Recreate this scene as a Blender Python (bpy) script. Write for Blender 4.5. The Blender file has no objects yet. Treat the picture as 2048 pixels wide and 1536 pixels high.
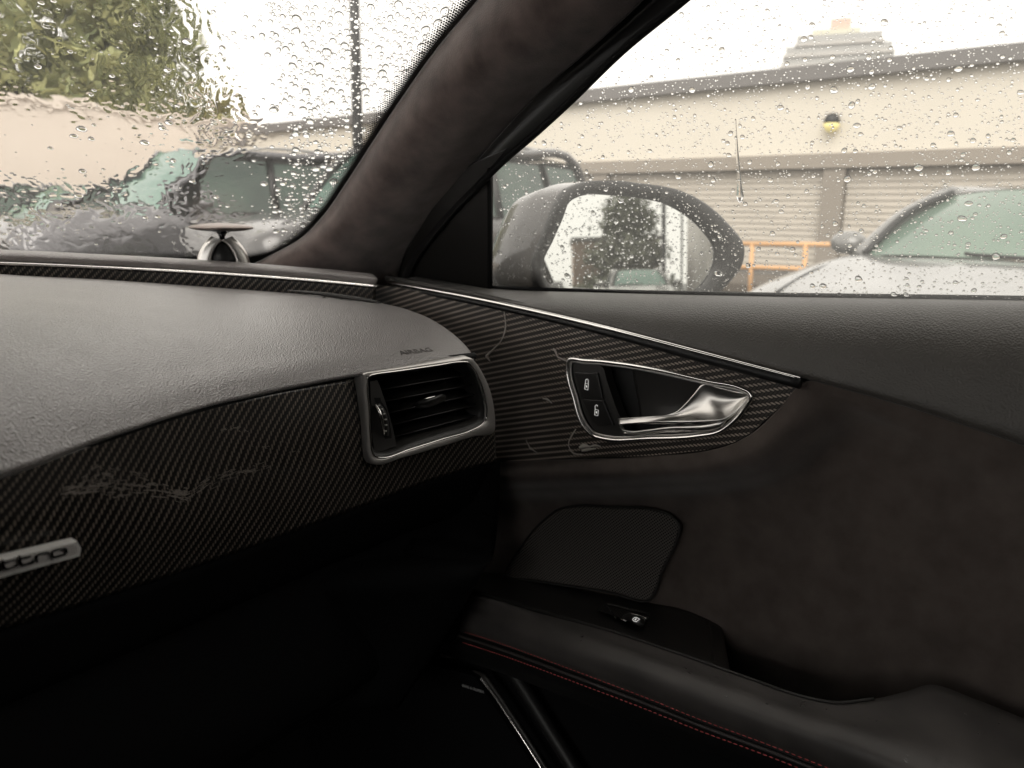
import bpy, bmesh, math, random
import numpy as np
from mathutils import Vector, Matrix, noise
random.seed(7)
R = math.radians
SC = bpy.context.scene
COL = SC.collection

# ------------------------------------------------------------------ camera
EYE = Vector((0.0, 0.0, 1.12))          # phone held beside the centre console of the car
YAW, PITCH, ROLL = R(50), R(12.4), R(1.0)
FPX = 1538.0                            # focal length in pixels of a 2048 x 1536 picture
fwd = Vector((math.sin(YAW) * math.cos(PITCH), math.cos(YAW) * math.cos(PITCH), -math.sin(PITCH)))
r0 = Vector((math.cos(YAW), -math.sin(YAW), 0))
u0 = r0.cross(fwd)
RIGHT = r0 * math.cos(ROLL) + u0 * math.sin(ROLL)
UP = u0 * math.cos(ROLL) - r0 * math.sin(ROLL)
cam_d = bpy.data.cameras.new('camera')
cam = bpy.data.objects.new('camera', cam_d)
COL.objects.link(cam)
m3 = Matrix((RIGHT, UP, -fwd)).transposed()
cam.matrix_world = Matrix.Translation(EYE) @ m3.to_4x4()
cam_d.sensor_width = 36
cam_d.lens = FPX / 2048 * 36
cam_d.clip_start = 0.02
cam_d.clip_end = 2000
cam_d.dof.use_dof = True
cam_d.dof.focus_distance = 0.60
cam_d.dof.aperture_fstop = 9.0
SC.camera = cam

# ------------------------------------------------------------------ sky, sun, exposure
W = bpy.data.worlds.new('World'); SC.world = W; W.use_nodes = True
nt = W.node_tree; nt.nodes.clear()
sky = nt.nodes.new('ShaderNodeTexSky'); sky.sky_type = 'NISHITA'; sky.sun_disc = False
sky.sun_elevation = R(40); sky.sun_rotation = R(247); sky.dust_density = 4
bw = nt.nodes.new('ShaderNodeRGBToBW')
mixc = nt.nodes.new('ShaderNodeMix'); mixc.data_type = 'RGBA'
mixc.inputs[0].default_value = 0.8                     # overcast: a closed, nearly even cloud layer over the clear sky
mixc.inputs[7].default_value = (12.0, 11.6, 11.0, 1)
bg = nt.nodes.new('ShaderNodeBackground'); bg.inputs[1].default_value = 0.10
wo = nt.nodes.new('ShaderNodeOutputWorld')
nt.links.new(sky.outputs[0], bw.inputs[0]); nt.links.new(bw.outputs[0], mixc.inputs[6])
nt.links.new(mixc.outputs[2], bg.inputs[0]); nt.links.new(bg.outputs[0], wo.inputs[0])
sun_d = bpy.data.lights.new('sun', 'SUN'); sun_d.energy = 1.5; sun_d.angle = R(45); sun_d.color = (1, .96, .9)
sun = bpy.data.objects.new('sun', sun_d); COL.objects.link(sun)
sun.rotation_euler = Vector((-math.sin(R(247)) * math.cos(R(40)), -math.cos(R(247)) * math.cos(R(40)), -math.sin(R(40)))).to_track_quat('-Z', 'Y').to_euler()
SC.view_settings.view_transform = 'Standard'; SC.view_settings.look = 'None'
SC.view_settings.gamma = 1; SC.view_settings.use_curve_mapping = False
SC.view_settings.exposure = 0.78
SC.render.engine = 'CYCLES'
cy = SC.cycles
cy.max_bounces = 12; cy.diffuse_bounces = 4; cy.glossy_bounces = 5; cy.transmission_bounces = 10; cy.transparent_max_bounces = 24
cy.sample_clamp_indirect = 6; cy.use_denoising = True
cy.blur_glossy = 0.5

# ------------------------------------------------------------------ helpers: sight lines to real surfaces
def ray(px, py):
    return fwd + RIGHT * ((px - 1024) / FPX) + UP * ((768 - py) / FPX)
def at(px, py, dist):                    # point on the sight line at a horizontal distance in metres
    d = ray(px, py); return EYE + d * (dist / math.hypot(d.x, d.y))
def onplane(px, py, p, n):
    d = ray(px, py); return EYE + d * ((p - EYE).dot(n) / d.dot(n))
def onx(px, py, X): return onplane(px, py, Vector((X, 0, 0)), Vector((1, 0, 0)))
def onz(px, py, Z): return onplane(px, py, Vector((0, 0, Z)), Vector((0, 0, 1)))
V = Vector

class Frame:                             # a flat working surface: origin, u, v, normal
    def __init__(s, o, u, n):
        s.o = V(o); s.n = V(n).normalized(); s.u = V(u); s.u = (s.u - s.n * s.u.dot(s.n)).normalized(); s.v = s.n.cross(s.u)
    def uv(s, px, py, w=0.0):
        p = onplane(px, py, s.o + s.n * w, s.n) - s.o; return (p.dot(s.u), p.dot(s.v))
    def p(s, u, v, w=0.0): return s.o + s.u * u + s.v * v + s.n * w
    def px(s, px, py, w=0.0): return onplane(px, py, s.o + s.n * w, s.n)

# ------------------------------------------------------------------ helpers: objects and meshes
def link(name, me, mat=None, parent=None):
    o = bpy.data.objects.new(name, me); COL.objects.link(o)
    if mat is not None and me is not None: me.materials.append(mat)
    if parent is not None: o.parent = parent; o.matrix_parent_inverse = parent.matrix_world.inverted()
    return o
def tag(o, label=None, cat=None, group=None, kind=None):
    if label: o['label'] = label
    if cat: o['category'] = cat
    if group: o['group'] = group
    if kind: o['kind'] = kind
    return o
def thing(name, label, cat, loc=(0, 0, 0), rz=0.0, group=None):
    o = bpy.data.objects.new(name, None); COL.objects.link(o)
    o.location = loc; o.rotation_euler = (0, 0, rz); o.empty_display_size = .05
    o.matrix_world = Matrix.Translation(V(loc)) @ Matrix.Rotation(rz, 4, 'Z')
    return tag(o, label, cat, group)
def mesh(name, verts, faces, mat=None, parent=None, smooth=False, uvs=None):
    me = bpy.data.meshes.new(name)
    me.from_pydata([tuple(v) for v in verts], [], faces)
    if uvs is not None:
        l = me.uv_layers.new(name='uv'); idx = np.zeros(len(me.loops), dtype=np.int32)
        me.loops.foreach_get('vertex_index', idx); l.data.foreach_set('uv', np.asarray(uvs, dtype=np.float32)[idx].ravel())
    if smooth: me.polygons.foreach_set('use_smooth', [True] * len(me.polygons))
    me.update()
    return link(name, me, mat, parent)
def from_bm(name, bm, mat=None, parent=None, smooth=False):
    me = bpy.data.meshes.new(name); bm.to_mesh(me); bm.free()
    if smooth: me.polygons.foreach_set('use_smooth', [True] * len(me.polygons))
    return link(name, me, mat, parent)
def solid(o, t, off=-1.0):
    m = o.modifiers.new('thickness', 'SOLIDIFY'); m.thickness = t; m.offset = off; return o
def bevel(o, w, seg=2):
    m = o.modifiers.new('rounding', 'BEVEL'); m.width = w; m.segments = seg; m.limit_method = 'ANGLE'; return o
def cr(pts, n, closed=False):            # Catmull-Rom through points (array k x d) -> n samples
    P = np.array([tuple(p) for p in pts], float); k = len(P)
    if closed: Q = np.vstack([P[-1], P, P[0], P[1]]); segs = k
    else: Q = np.vstack([2 * P[0] - P[1], P, 2 * P[-1] - P[-2]]); segs = k - 1
    t = np.linspace(0, segs, n, endpoint=not closed); i = np.minimum(t.astype(int), segs - 1); f = (t - i)[:, None]
    a, b, c, d = Q[i], Q[i + 1], Q[i + 2], Q[i + 3]
    # limited tangents keep uneven spacing from overshooting
    L1 = np.linalg.norm(b - a, axis=1)[:, None] + 1e-9; L2 = np.linalg.norm(c - b, axis=1)[:, None] + 1e-9; L3 = np.linalg.norm(d - c, axis=1)[:, None] + 1e-9
    m1 = ((b - a) / L1 * L2 + (c - b) / L2 * L1) / (L1 + L2) * L2
    m2 = ((c - b) / L2 * L3 + (d - c) / L3 * L2) / (L2 + L3) * L2
    f2, f3 = f * f, f * f * f
    return (2 * f3 - 3 * f2 + 1) * b + (f3 - 2 * f2 + f) * m1 + (-2 * f3 + 3 * f2) * c + (f3 - f2) * m2
def patch(name, rows, nu, nv, mat, parent=None, thick=0.0, face=None, noisef=None):
    """smooth sheet through a net of points; uv in metres; faces turned towards the point `face`"""
    G = np.array([[tuple(p) for p in r] for r in rows], float)
    A = np.stack([cr(r, nu) for r in G])
    B = np.stack([cr(A[:, j], nv) for j in range(nu)], axis=1)
    if noisef is not None: B = noisef(B)
    du = np.linalg.norm(np.diff(B, axis=1), axis=2).mean(0); dv = np.linalg.norm(np.diff(B, axis=0), axis=2).mean(1)
    us = np.concatenate([[0], np.cumsum(du)]); vs = np.concatenate([[0], np.cumsum(dv)])
    uv = np.stack(np.broadcast_arrays(us[None, :], vs[:, None]), axis=2).reshape(-1, 2)
    f = EYE if face is None else face
    c = B[nv // 2, nu // 2]; nrm = np.cross(B[nv // 2, min(nu // 2 + 1, nu - 1)] - c, B[min(nv // 2 + 1, nv - 1), nu // 2] - c)
    flip = np.dot(nrm, np.array(f) - c) < 0
    faces = []
    for j in range(nv - 1):
        for i in range(nu - 1):
            a = j * nu + i; q = (a, a + 1, a + nu + 1, a + nu)
            faces.append(q[::-1] if flip else q)
    o = mesh(name, B.reshape(-1, 3), faces, mat, parent, True, uv)
    if thick: solid(o, thick)
    return o
def tube(name, pts, rad, mat, parent=None, seg=8, n=None, ry=None, side=None, closed=False, smooth=True):
    """sweep an ellipse along points; rad may be a list; ry = second radius along `side`"""
    P = cr(pts, n, closed) if n else np.array([tuple(p) for p in pts], float)
    k = len(P); rads = np.interp(np.linspace(0, 1, k), np.linspace(0, 1, len(rad)), rad) if hasattr(rad, '__len__') else np.full(k, rad)
    vs = []; ref = None
    for i in range(k):
        t = V(P[(i + 1) % k] - P[i - 1]) if closed else V(P[min(i + 1, k - 1)] - P[max(i - 1, 0)])
        t.normalize()
        if side is not None: a = (V(side) - t * V(side).dot(t)).normalized()
        else:
            if ref is None: ref = t.orthogonal()
            a = (ref - t * ref.dot(t)).normalized(); ref = a
        b = t.cross(a)
        for s in range(seg):
            w = 2 * math.pi * s / seg; r1 = (ry if ry is not None else rads[i]) * (rads[i] / rads.max()) if ry is not None else rads[i]
            vs.append(V(P[i]) + a * (math.cos(w) * r1) + b * (math.sin(w) * rads[i]))
    fs = []
    for i in range(k if closed else k - 1):
        j = (i + 1) % k
        for s in range(seg):
            s2 = (s + 1) % seg; fs.append((i * seg + s, i * seg + s2, j * seg + s2, j * seg + s))
    if not closed: fs += [tuple(range(seg))[::-1], tuple((k - 1) * seg + s for s in range(seg))]
    return mesh(name, vs, fs, mat, parent, smooth)
def panel(name, outline, fr, mat, parent=None, holes=(), w=0.0, thick=0.0, cut=0.0, bulge=None):
    """flat or gently bulged sheet with an outline (and holes) given in the frame's u,v"""
    bm = bmesh.new(); es = []
    for loop in [outline] + list(holes):
        vv = [bm.verts.new((a, b, 0)) for a, b in loop]
        es += [bm.edges.new((vv[i], vv[(i + 1) % len(vv)])) for i in range(len(vv))]
    bmesh.ops.triangle_fill(bm, edges=es, use_beauty=True)
    if cut:
        us = [a for a, b in outline]; vs = [b for a, b in outline]
        for lo, hi, ax in ((min(us), max(us), (1, 0, 0)), (min(vs), max(vs), (0, 1, 0))):
            k = int((hi - lo) / cut)
            for i in range(1, k):
                c = lo + (hi - lo) * i / k
                bmesh.ops.bisect_plane(bm, geom=bm.verts[:] + bm.edges[:] + bm.faces[:], plane_co=(c * ax[0], c * ax[1], 0), plane_no=ax)
    bmesh.ops.recalc_face_normals(bm, faces=bm.faces)
    if bm.faces and sum(f.normal.z for f in bm.faces) < 0: bmesh.ops.reverse_faces(bm, faces=bm.faces)
    uvl = bm.loops.layers.uv.new('uv')
    for f in bm.faces:
        for l in f.loops: l[uvl].uv = (l.vert.co.x, l.vert.co.y)
    for v in bm.verts:
        h = w + (bulge(v.co.x, v.co.y) if bulge else 0); v.co = fr.p(v.co.x, v.co.y, h)
    o = from_bm(name, bm, mat, parent, bulge is not None)
    if thick: solid(o, thick)
    return o
def uvs_of(fr, pts, w=0.0): return [fr.uv(a, b, w) for a, b in pts]
def smooth2(pts, n): return [tuple(p) for p in cr(pts, n, True)]
def inset2(pts, d):                      # shrink a closed 2d outline by d
    k = len(pts); A = 0
    for i in range(k): A += pts[i][0] * pts[(i + 1) % k][1] - pts[(i + 1) % k][0] * pts[i][1]
    s = 1 if A > 0 else -1; out = []
    for i in range(k):
        x0, y0 = pts[i - 1]; x1, y1 = pts[(i + 1) % k]; tx, ty = x1 - x0, y1 - y0; L = math.hypot(tx, ty) + 1e-9
        out.append((pts[i][0] - s * ty / L * d, pts[i][1] + s * tx / L * d))
    return out
def box(name, lo, hi, mat, parent=None, bev=0.0):
    bm = bmesh.new(); bmesh.ops.create_cube(bm, size=1)
    c = (V(lo) + V(hi)) / 2; d = V(hi) - V(lo)
    for v in bm.verts: v.co = V((v.co.x * d.x, v.co.y * d.y, v.co.z * d.z)) + c
    o = from_bm(name, bm, mat, parent)
    if bev: bevel(o, bev)
    return o
def ball(name, c, r, mat, parent=None, seg=16, rings=10, top=1.0):
    bm = bmesh.new(); bmesh.ops.create_uvsphere(bm, u_segments=seg, v_segments=rings, radius=1)
    for v in bm.verts: v.co = V((v.co.x * r[0], v.co.y * r[1], v.co.z * r[2])) + V(c)
    return from_bm(name, bm, mat, parent, True)
def lathe(name, prof, c, mat, parent=None, seg=24, axis='Z'):
    vs = []; fs = []
    for r_, h in prof:
        for s in range(seg):
            a = 2 * math.pi * s / seg; p = (r_ * math.cos(a), r_ * math.sin(a), h)
            if axis == 'X': p = (h, p[0], p[1])
            vs.append(V(c) + V(p))
    for i in range(len(prof) - 1):
        for s in range(seg):
            s2 = (s + 1) % seg; fs.append((i * seg + s, i * seg + s2, (i + 1) * seg + s2, (i + 1) * seg + s))
    fs += [tuple(range(seg))[::-1], tuple((len(prof) - 1) * seg + s for s in range(seg))]
    return mesh(name, vs, fs, mat, parent, True)
from mathutils.bvhtree import BVHTree
def bvh(o):
    me = o.data; return BVHTree.FromPolygons([v.co.copy() for v in me.vertices], [tuple(p.vertices) for p in me.polygons])
def hit(tree_, px, py, lift=0.0):        # point and normal where a sight line meets a built surface
    d = ray(px, py).normalized(); p, n, i, t = tree_.ray_cast(EYE, d)
    if p is None: return None, None
    if n.dot(d) > 0: n = -n
    return p + n * lift, n
def hitframe(tree_, px, py, px2, py2):
    a, n = hit(tree_, px, py); b, _ = hit(tree_, px2, py2); return Frame(a, b - a, n)
def text(name, s, size, fr, u, v, mat, parent=None, w=0.0, depth=0.0005, sx=1.0, ang=0.0):
    cu = bpy.data.curves.new(name, 'FONT'); cu.body = s; cu.size = size; cu.extrude = depth; cu.align_x = 'CENTER'; cu.align_y = 'CENTER'
    tmp = bpy.data.objects.new(name, cu); COL.objects.link(tmp)
    dg = bpy.context.evaluated_depsgraph_get(); me = bpy.data.meshes.new_from_object(tmp.evaluated_get(dg))
    bpy.data.objects.remove(tmp)
    ca, sa = math.cos(ang), math.sin(ang)
    for p in me.vertices:
        x, y = p.co.x * sx, p.co.y
        p.co = fr.p(u + x * ca - y * sa, v + x * sa + y * ca, w + p.co.z)
    me.materials.clear()
    return link(name, me, mat, parent)

# ------------------------------------------------------------------ materials
MATS = {}
def nodes(name):
    m = bpy.data.materials.new(name); m.use_nodes = True; MATS[name] = m
    return m, m.node_tree, m.node_tree.nodes['Principled BSDF']
def N(t, kind, **kw):
    n = t.nodes.new(kind)
    for k, v in kw.items(): setattr(n, k, v)
    return n
def mth(t, op, a, b=None, c=None):
    n = N(t, 'ShaderNodeMath', operation=op)
    for i, x in enumerate((a, b, c)):
        if x is None: continue
        if isinstance(x, (int, float)): n.inputs[i].default_value = x
        else: t.links.new(x, n.inputs[i])
    return n.outputs[0]
def mixcol(t, fac, a, b):
    n = N(t, 'ShaderNodeMix', data_type='RGBA')
    for i, x in ((0, fac), (6, a), (7, b)):
        if isinstance(x, (int, float)): n.inputs[i].default_value = x
        elif isinstance(x, tuple): n.inputs[i].default_value = (*x, 1) if len(x) == 3 else x
        else: t.links.new(x, n.inputs[i])
    return n.outputs[2]
def pbr(name, col, rough=.5, metal=0.0, spec=.5, coat=0.0, sheen=0.0, var=None, vscale=8.0, bump=None, roughvar=0.0, emis=None, detail=4):
    m, t, b = nodes(name)
    b.inputs['Base Color'].default_value = (*col, 1); b.inputs['Roughness'].default_value = rough; b.inputs['Metallic'].default_value = metal
    b.inputs['Specular IOR Level'].default_value = spec; b.inputs['Coat Weight'].default_value = coat; b.inputs['Coat Roughness'].default_value = .06
    if coat and rough > .3: b.inputs['Coat Roughness'].default_value = .38; b.inputs['Coat IOR'].default_value = 1.65
    b.inputs['Sheen Weight'].default_value = sheen; b.inputs['Sheen Roughness'].default_value = .5
    tc = N(t, 'ShaderNodeTexCoord')
    if var is not None:
        n = N(t, 'ShaderNodeTexNoise'); n.inputs['Scale'].default_value = vscale; n.inputs['Detail'].default_value = detail
        t.links.new(tc.outputs['Object'], n.inputs['Vector'])
        rp = N(t, 'ShaderNodeMapRange'); rp.inputs[1].default_value = .3; rp.inputs[2].default_value = .7; t.links.new(n.outputs[0], rp.inputs[0])
        t.links.new(mixcol(t, rp.outputs[0], col, var), b.inputs['Base Color'])
        if roughvar: t.links.new(mth(t, 'MULTIPLY_ADD', rp.outputs[0], roughvar, rough), b.inputs['Roughness'])
    if bump:
        kind, sc, st, dist = bump
        if kind == 'grain':
            n = N(t, 'ShaderNodeTexVoronoi', feature='SMOOTH_F1'); n.inputs['Scale'].default_value = sc; n.inputs['Smoothness'].default_value = .6
        else:
            n = N(t, 'ShaderNodeTexNoise'); n.inputs['Scale'].default_value = sc; n.inputs['Detail'].default_value = 4
        t.links.new(tc.outputs['Object'], n.inputs['Vector'])
        bp = N(t, 'ShaderNodeBump'); bp.inputs['Strength'].default_value = st; bp.inputs['Distance'].default_value = dist
        t.links.new(n.outputs[0], bp.inputs['Height']); t.links.new(bp.outputs[0], b.inputs['Normal'])
        if coat and kind == 'grain': t.links.new(bp.outputs[0], b.inputs['Coat Normal'])
    if emis: b.inputs['Emission Color'].default_value = (*emis[0], 1); b.inputs['Emission Strength'].default_value = emis[1]
    return m
def carbon(name, ang, w, bright, dark, asp=1.0):
    m, t, b = nodes(name)
    uv = N(t, 'ShaderNodeUVMap'); mp = N(t, 'ShaderNodeMapping'); mp.inputs['Rotation'].default_value = (0, 0, R(ang)); s = 1 / w; mp.inputs['Scale'].default_value = (s / asp, s, s)
    t.links.new(uv.outputs[0], mp.inputs[0]); sp = N(t, 'ShaderNodeSeparateXYZ'); t.links.new(mp.outputs[0], sp.inputs[0])
    x, y = sp.outputs[0], sp.outputs[1]
    i, j = mth(t, 'FLOOR', x), mth(t, 'FLOOR', y); fx, fy = mth(t, 'FRACT', x), mth(t, 'FRACT', y)
    mm = mth(t, 'FLOORED_MODULO', mth(t, 'ADD', i, j), 4.0)
    warp = mth(t, 'LESS_THAN', mm, 1.5)
    # position along the visible float (two cells long): warp runs in y, weft in x
    lw = mth(t, 'MULTIPLY', mth(t, 'ADD', mm, fy), .5)
    lf = mth(t, 'MULTIPLY', mth(t, 'ADD', mth(t, 'SUBTRACT', mm, 2.0), fx), .5)
    def hump(v, p): return mth(t, 'SUBTRACT', 1.0, mth(t, 'POWER', mth(t, 'ABSOLUTE', mth(t, 'MULTIPLY_ADD', v, 2.0, -1.0)), p))
    hw = mth(t, 'MULTIPLY', hump(fx, 1.3), hump(lw, 2.4)); hf = mth(t, 'MULTIPLY', hump(fy, 2.5), hump(lf, 4.0))
    h = mth(t, 'ADD', mth(t, 'MULTIPLY', warp, hw), mth(t, 'MULTIPLY', mth(t, 'SUBTRACT', 1.0, warp), hf))
    tcn = N(t, 'ShaderNodeTexNoise'); tcn.inputs['Scale'].default_value = 40; t.links.new(uv.outputs[0], tcn.inputs[0])
    amp = mth(t, 'MULTIPLY_ADD', tcn.outputs[0], .7, .65)
    cw = mixcol(t, mth(t, 'MULTIPLY', hw, amp), (.004, .004, .004), bright); cf = mixcol(t, hf, (.004, .004, .004), dark)  # fibre sheen put into the colour: warp tows bright, weft tows dark
    t.links.new(mixcol(t, warp, cf, cw), b.inputs['Base Color'])
    b.inputs['Roughness'].default_value = .38; b.inputs['Specular IOR Level'].default_value = .3
    b.inputs['Coat Weight'].default_value = .35; b.inputs['Coat Roughness'].default_value = .08
    bp = N(t, 'ShaderNodeBump'); bp.inputs['Strength'].default_value = .25; bp.inputs['Distance'].default_value = .0004
    t.links.new(h, bp.inputs['Height']); t.links.new(bp.outputs[0], b.inputs['Normal'])
    return m
def pane_mat(name, tint, base=.04, gain=.96, haze_veil=0.0):
    m = bpy.data.materials.new(name); m.use_nodes = True; t = m.node_tree; t.nodes.clear(); MATS[name] = m
    tr = N(t, 'ShaderNodeBsdfTransparent'); tr.inputs[0].default_value = (*tint, 1)
    gl = N(t, 'ShaderNodeBsdfGlossy'); gl.inputs['Roughness'].default_value = .02
    lw = N(t, 'ShaderNodeLayerWeight'); lw.inputs[0].default_value = .5
    f = mth(t, 'MULTIPLY_ADD', mth(t, 'POWER', lw.outputs['Facing'], 5.0), gain, base)
    mx = N(t, 'ShaderNodeMixShader'); t.links.new(f, mx.inputs[0]); t.links.new(tr.outputs[0], mx.inputs[1]); t.links.new(gl.outputs[0], mx.inputs[2])
    res = mx.outputs[0]
    if haze_veil:                                  # added mist in the panes stands in for outdoor haze
        tl = N(t, 'ShaderNodeBsdfTranslucent'); tl.inputs[0].default_value = (.92, .91, .88, 1)
        m2 = N(t, 'ShaderNodeMixShader'); m2.inputs[0].default_value = haze_veil; t.links.new(res, m2.inputs[1]); t.links.new(tl.outputs[0], m2.inputs[2]); res = m2.outputs[0]
    o = N(t, 'ShaderNodeOutputMaterial'); t.links.new(res, o.inputs[0]); return m
def water_mat(name, rough=0.0):
    m = bpy.data.materials.new(name); m.use_nodes = True; t = m.node_tree; t.nodes.clear(); MATS[name] = m
    g = N(t, 'ShaderNodeBsdfGlass'); g.inputs['IOR'].default_value = 1.33; g.inputs['Roughness'].default_value = rough
    o = N(t, 'ShaderNodeOutputMaterial'); t.links.new(g.outputs[0], o.inputs[0]); return m

LEATHER = pbr('dash_leather', (.165, .139, .132), .34, spec=1.0, sheen=.35, coat=.9, var=(.150, .127, .120), vscale=30, bump=('grain', 900, .9, .0008), roughvar=.08)
LEATHER2 = pbr('door_leather', (.085, .078, .070), .45, spec=.6, sheen=.1, var=(.073, .067, .060), vscale=30, bump=('grain', 760, .5, .0008))
LEATHER3 = pbr('armrest_leather', (.105, .095, .090), .52, spec=.6, bump=('noise', 900, .12, .0003), var=(.06, .055, .052), vscale=25)
SUEDE = pbr('brown_suede', (.235, .182, .166), .95, spec=.15, sheen=.6, var=(.105, .079, .072), vscale=42, bump=('noise', 700, .5, .0008), detail=9)
SUEDE2 = pbr('door_suede', (.140, .114, .101), .95, spec=.15, sheen=.5, var=(.094, .076, .067), vscale=45, bump=('noise', 900, .35, .0006), detail=6)
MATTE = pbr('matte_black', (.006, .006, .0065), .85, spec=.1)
BLACK = pbr('black_plastic', (.012, .012, .012), .5, spec=.4, bump=('noise', 1500, .1, .0002))
SATIN = pbr('satin_black_plastic', (.018, .017, .016), .38, spec=.45)
GREYPL = pbr('dark_grey_plastic', (.035, .033, .031), .45, spec=.45)
GLOSSB = pbr('gloss_black', (.006, .006, .006), .08, spec=.5)
RUBBER = pbr('black_rubber', (.008, .008, .008), .7, spec=.2)
SILVER = pbr('satin_silver', (.70, .68, .65), .30, metal=1.0)
SILVERD = pbr('brushed_silver_frame', (.60, .575, .55), .36, metal=.7)
CHROME = pbr('chrome', (.85, .83, .80), .12, metal=1.0)
CARB_DOOR = carbon('carbon_weave_door', 112, .00185, (.52, .44, .375), (.055, .047, .040), 1.45)
CARB_DASH = carbon('carbon_weave_dash', 2, .0020, (.25, .21, .175), (.012, .011, .010))
WHITEPRINT = pbr('white_print_added_glow', (.8, .8, .78), .5, emis=((1, .98, .94), .22))  # printed white; a glow is added to lift it in dim light
SCRATCHW = pbr('white_lacquer_crack', (.50, .46, .42), .6)
GREYPRINT = pbr('grey_print', (.45, .45, .45), .5)
REDTHREAD = pbr('red_thread', (.80, .15, .15), .6)
SCRATCH = pbr('lacquer_scratch', (.25, .222, .196), .6)
PANE = pane_mat('side_glass', (.97, .965, .95), haze_veil=.055); WPANE = pane_mat('windshield_glass', (.975, .965, .95), base=.02, gain=.5, haze_veil=.03)
WATER = water_mat('water')
MIRRORM = pbr('mirror_silver', (.66, .67, .64), .0, metal=1.0)
# ================================================================== the car around the camera
# ---------------- passenger door
DOOR = thing('passenger_door', 'black front passenger door with carbon fibre trim, suede insert and padded armrest', 'car door', (0.66, 0.25, 0.30))
XP = .578                                   # inner face of the door trim
# upper pad
Tpx = [(778, 552), (980, 577), (1200, 585), (1400, 590), (1600, 594), (1800, 597), (2048, 601), (2400, 607), (2900, 614)]
Bpx = [(781, 559), (985, 598), (1200, 647), (1400, 700), (1603, 752), (1800, 806), (2048, 888), (2400, 1014), (2900, 1190)]
Txs = [.630] + [.652] * 8; Bxs = [.592, .582] + [XP] * 7
Tp = [onx(a, b, x) for (a, b), x in zip(Tpx, Txs)]; Bp = [onx(a, b, x) for (a, b), x in zip(Bpx, Bxs)]
rows = []
for k in range(9):
    t = k / 8; r = []
    for T, B in zip(Tp, Bp):
        h = T.z - B.z
        c = V((B.x + (T.x - B.x) * .12, (T.y + B.y) / 2, T.z + .004)); r.append(T * (1 - t) ** 2 + c * (2 * t * (1 - t)) + B * t * t)
    rows.append(r)
rows.append([B + V((.010, 0, -.004)) for B in Bp]); rows.append([B + V((.040, 0, -.002)) for B in Bp])
patch('upper_pad', rows, 90, 32, LEATHER2, DOOR, thick=.004)
tube('window_seal', [p + V((.004, 0, .001)) for p in Tp[1:]], .0022, RUBBER, DOOR, n=40)
# bright strip under the pad
stp = [(776, 565), (985, 604), (1200, 653), (1400, 705), (1600, 757)]
sp_ = [onx(a, b, x) for (a, b), x in zip(stp, [.590, .580, .575, .574, .574])]
tube('bright_strip', sp_, [.0021, .0023, .0021, .0018, .0012], CHROME, DOOR, n=50, seg=10)
tube('strip_carrier', [p + V((.002, 0, -.0042)) for p in sp_], [.003, .003, .0035, .0045, .0045], BLACK, DOOR, n=40, seg=8)
# carbon panel with the handle opening
FD = Frame((XP + .003, .35, .96), (0, -1, 0), (-1, 0, 0.06))
Cpx = [(720, 566), (778, 572), (985, 609), (1200, 660), (1400, 712), (1590, 764), (1608, 765), (1587, 787), (1558, 815), (1500, 867), (1464, 886), (1412, 900), (1303, 911), (1060, 921), (930, 925), (760, 930), (700, 760)]
Hpx = [(1138, 722), (1171, 721), (1240, 727), (1324, 741), (1420, 763), (1485, 777), (1500, 785), (1504, 794), (1497, 808), (1470, 842), (1441, 863), (1397, 872), (1300, 877), (1212, 878), (1186, 870), (1168, 850), (1148, 792), (1136, 738)]
HO = smooth2(uvs_of(FD, Hpx), 90)
HB = smooth2(uvs_of(FD, [(a, b) for a, b in Hpx]), 90)
cpan = panel('carbon_panel', uvs_of(FD, Cpx), FD, CARB_DOOR, DOOR, holes=[inset2(HO, .0005)], thick=.003, cut=.03)
# scratches in the lacquer of the panel
def scratch(pts, fr, wid, parent, w=.0006):
    q = [fr.px(a, b, w) for a, b in pts]
    return tube('scratch', q, wid, SCRATCHW, parent, seg=4, n=len(q) * 5, ry=.00012, side=fr.n)
for pts, wd in (([(1008, 622), (1011, 655), (1003, 680), (985, 700), (972, 713)], [.0004, .0009, .0005, .0008, .0016]),
                ([(972, 712), (980, 722)], [.0016, .0006]),
                ([(1106, 697), (1112, 705), (1114, 712), (1124, 718), (1133, 722)], [.0008, .0012, .0006, .0009, .0005]),
                ([(1085, 797), (1095, 799), (1104, 807)], [.0005, .0011, .0004]),
                ([(1052, 880), (1060, 895), (1075, 906)], [.0003, .0006, .0003]),
                ([(1152, 858), (1143, 872), (1137, 890), (1145, 905), (1165, 909)], [.0006, .0009, .0004, .0008, .0005]),
                ([(1158, 896), (1168, 893), (1180, 894)], [.0012, .003, .0010]), ([(1163, 902), (1172, 900), (1192, 897)], [.0008, .0016, .0006]), ([(1176, 895), (1190, 891), (1202, 893)], [.0006, .0012, .0004])):
    scratch(pts, FD, wd, cpan)
# handle
HAND = link('door_handle', None, None, DOOR)
HAND.matrix_world = Matrix.Translation(FD.px(1320, 800))
bpy.context.view_layer.update()
def fr3(pts, w): return [FD.p(a, b, w) for a, b in pts]
tube('bezel', fr3(HO, .0012), .0019, CHROME, HAND, seg=10, closed=True)
tube('bezel_lip', fr3(inset2(HO, .0026), -.0008), .0011, SILVERD, HAND, seg=8, closed=True)
ins = inset2(HO, .0022)
k = len(ins); vs = []; fs = []
depths = [(0, -.0015), (.0012, -.010), (.004, -.020)]
for d, w in depths:
    vs += fr3(inset2(ins, d), w)
for r_ in range(2):
    for i in range(k):
        i2 = (i + 1) % k; fs.append((r_ * k + i, r_ * k + i2, (r_ + 1) * k + i2, (r_ + 1) * k + i))
mesh('recess_wall', vs, fs, BLACK, HAND, True)
panel('recess_floor', inset2(ins, .0025), FD, BLACK, HAND, w=-.0205)
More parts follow.
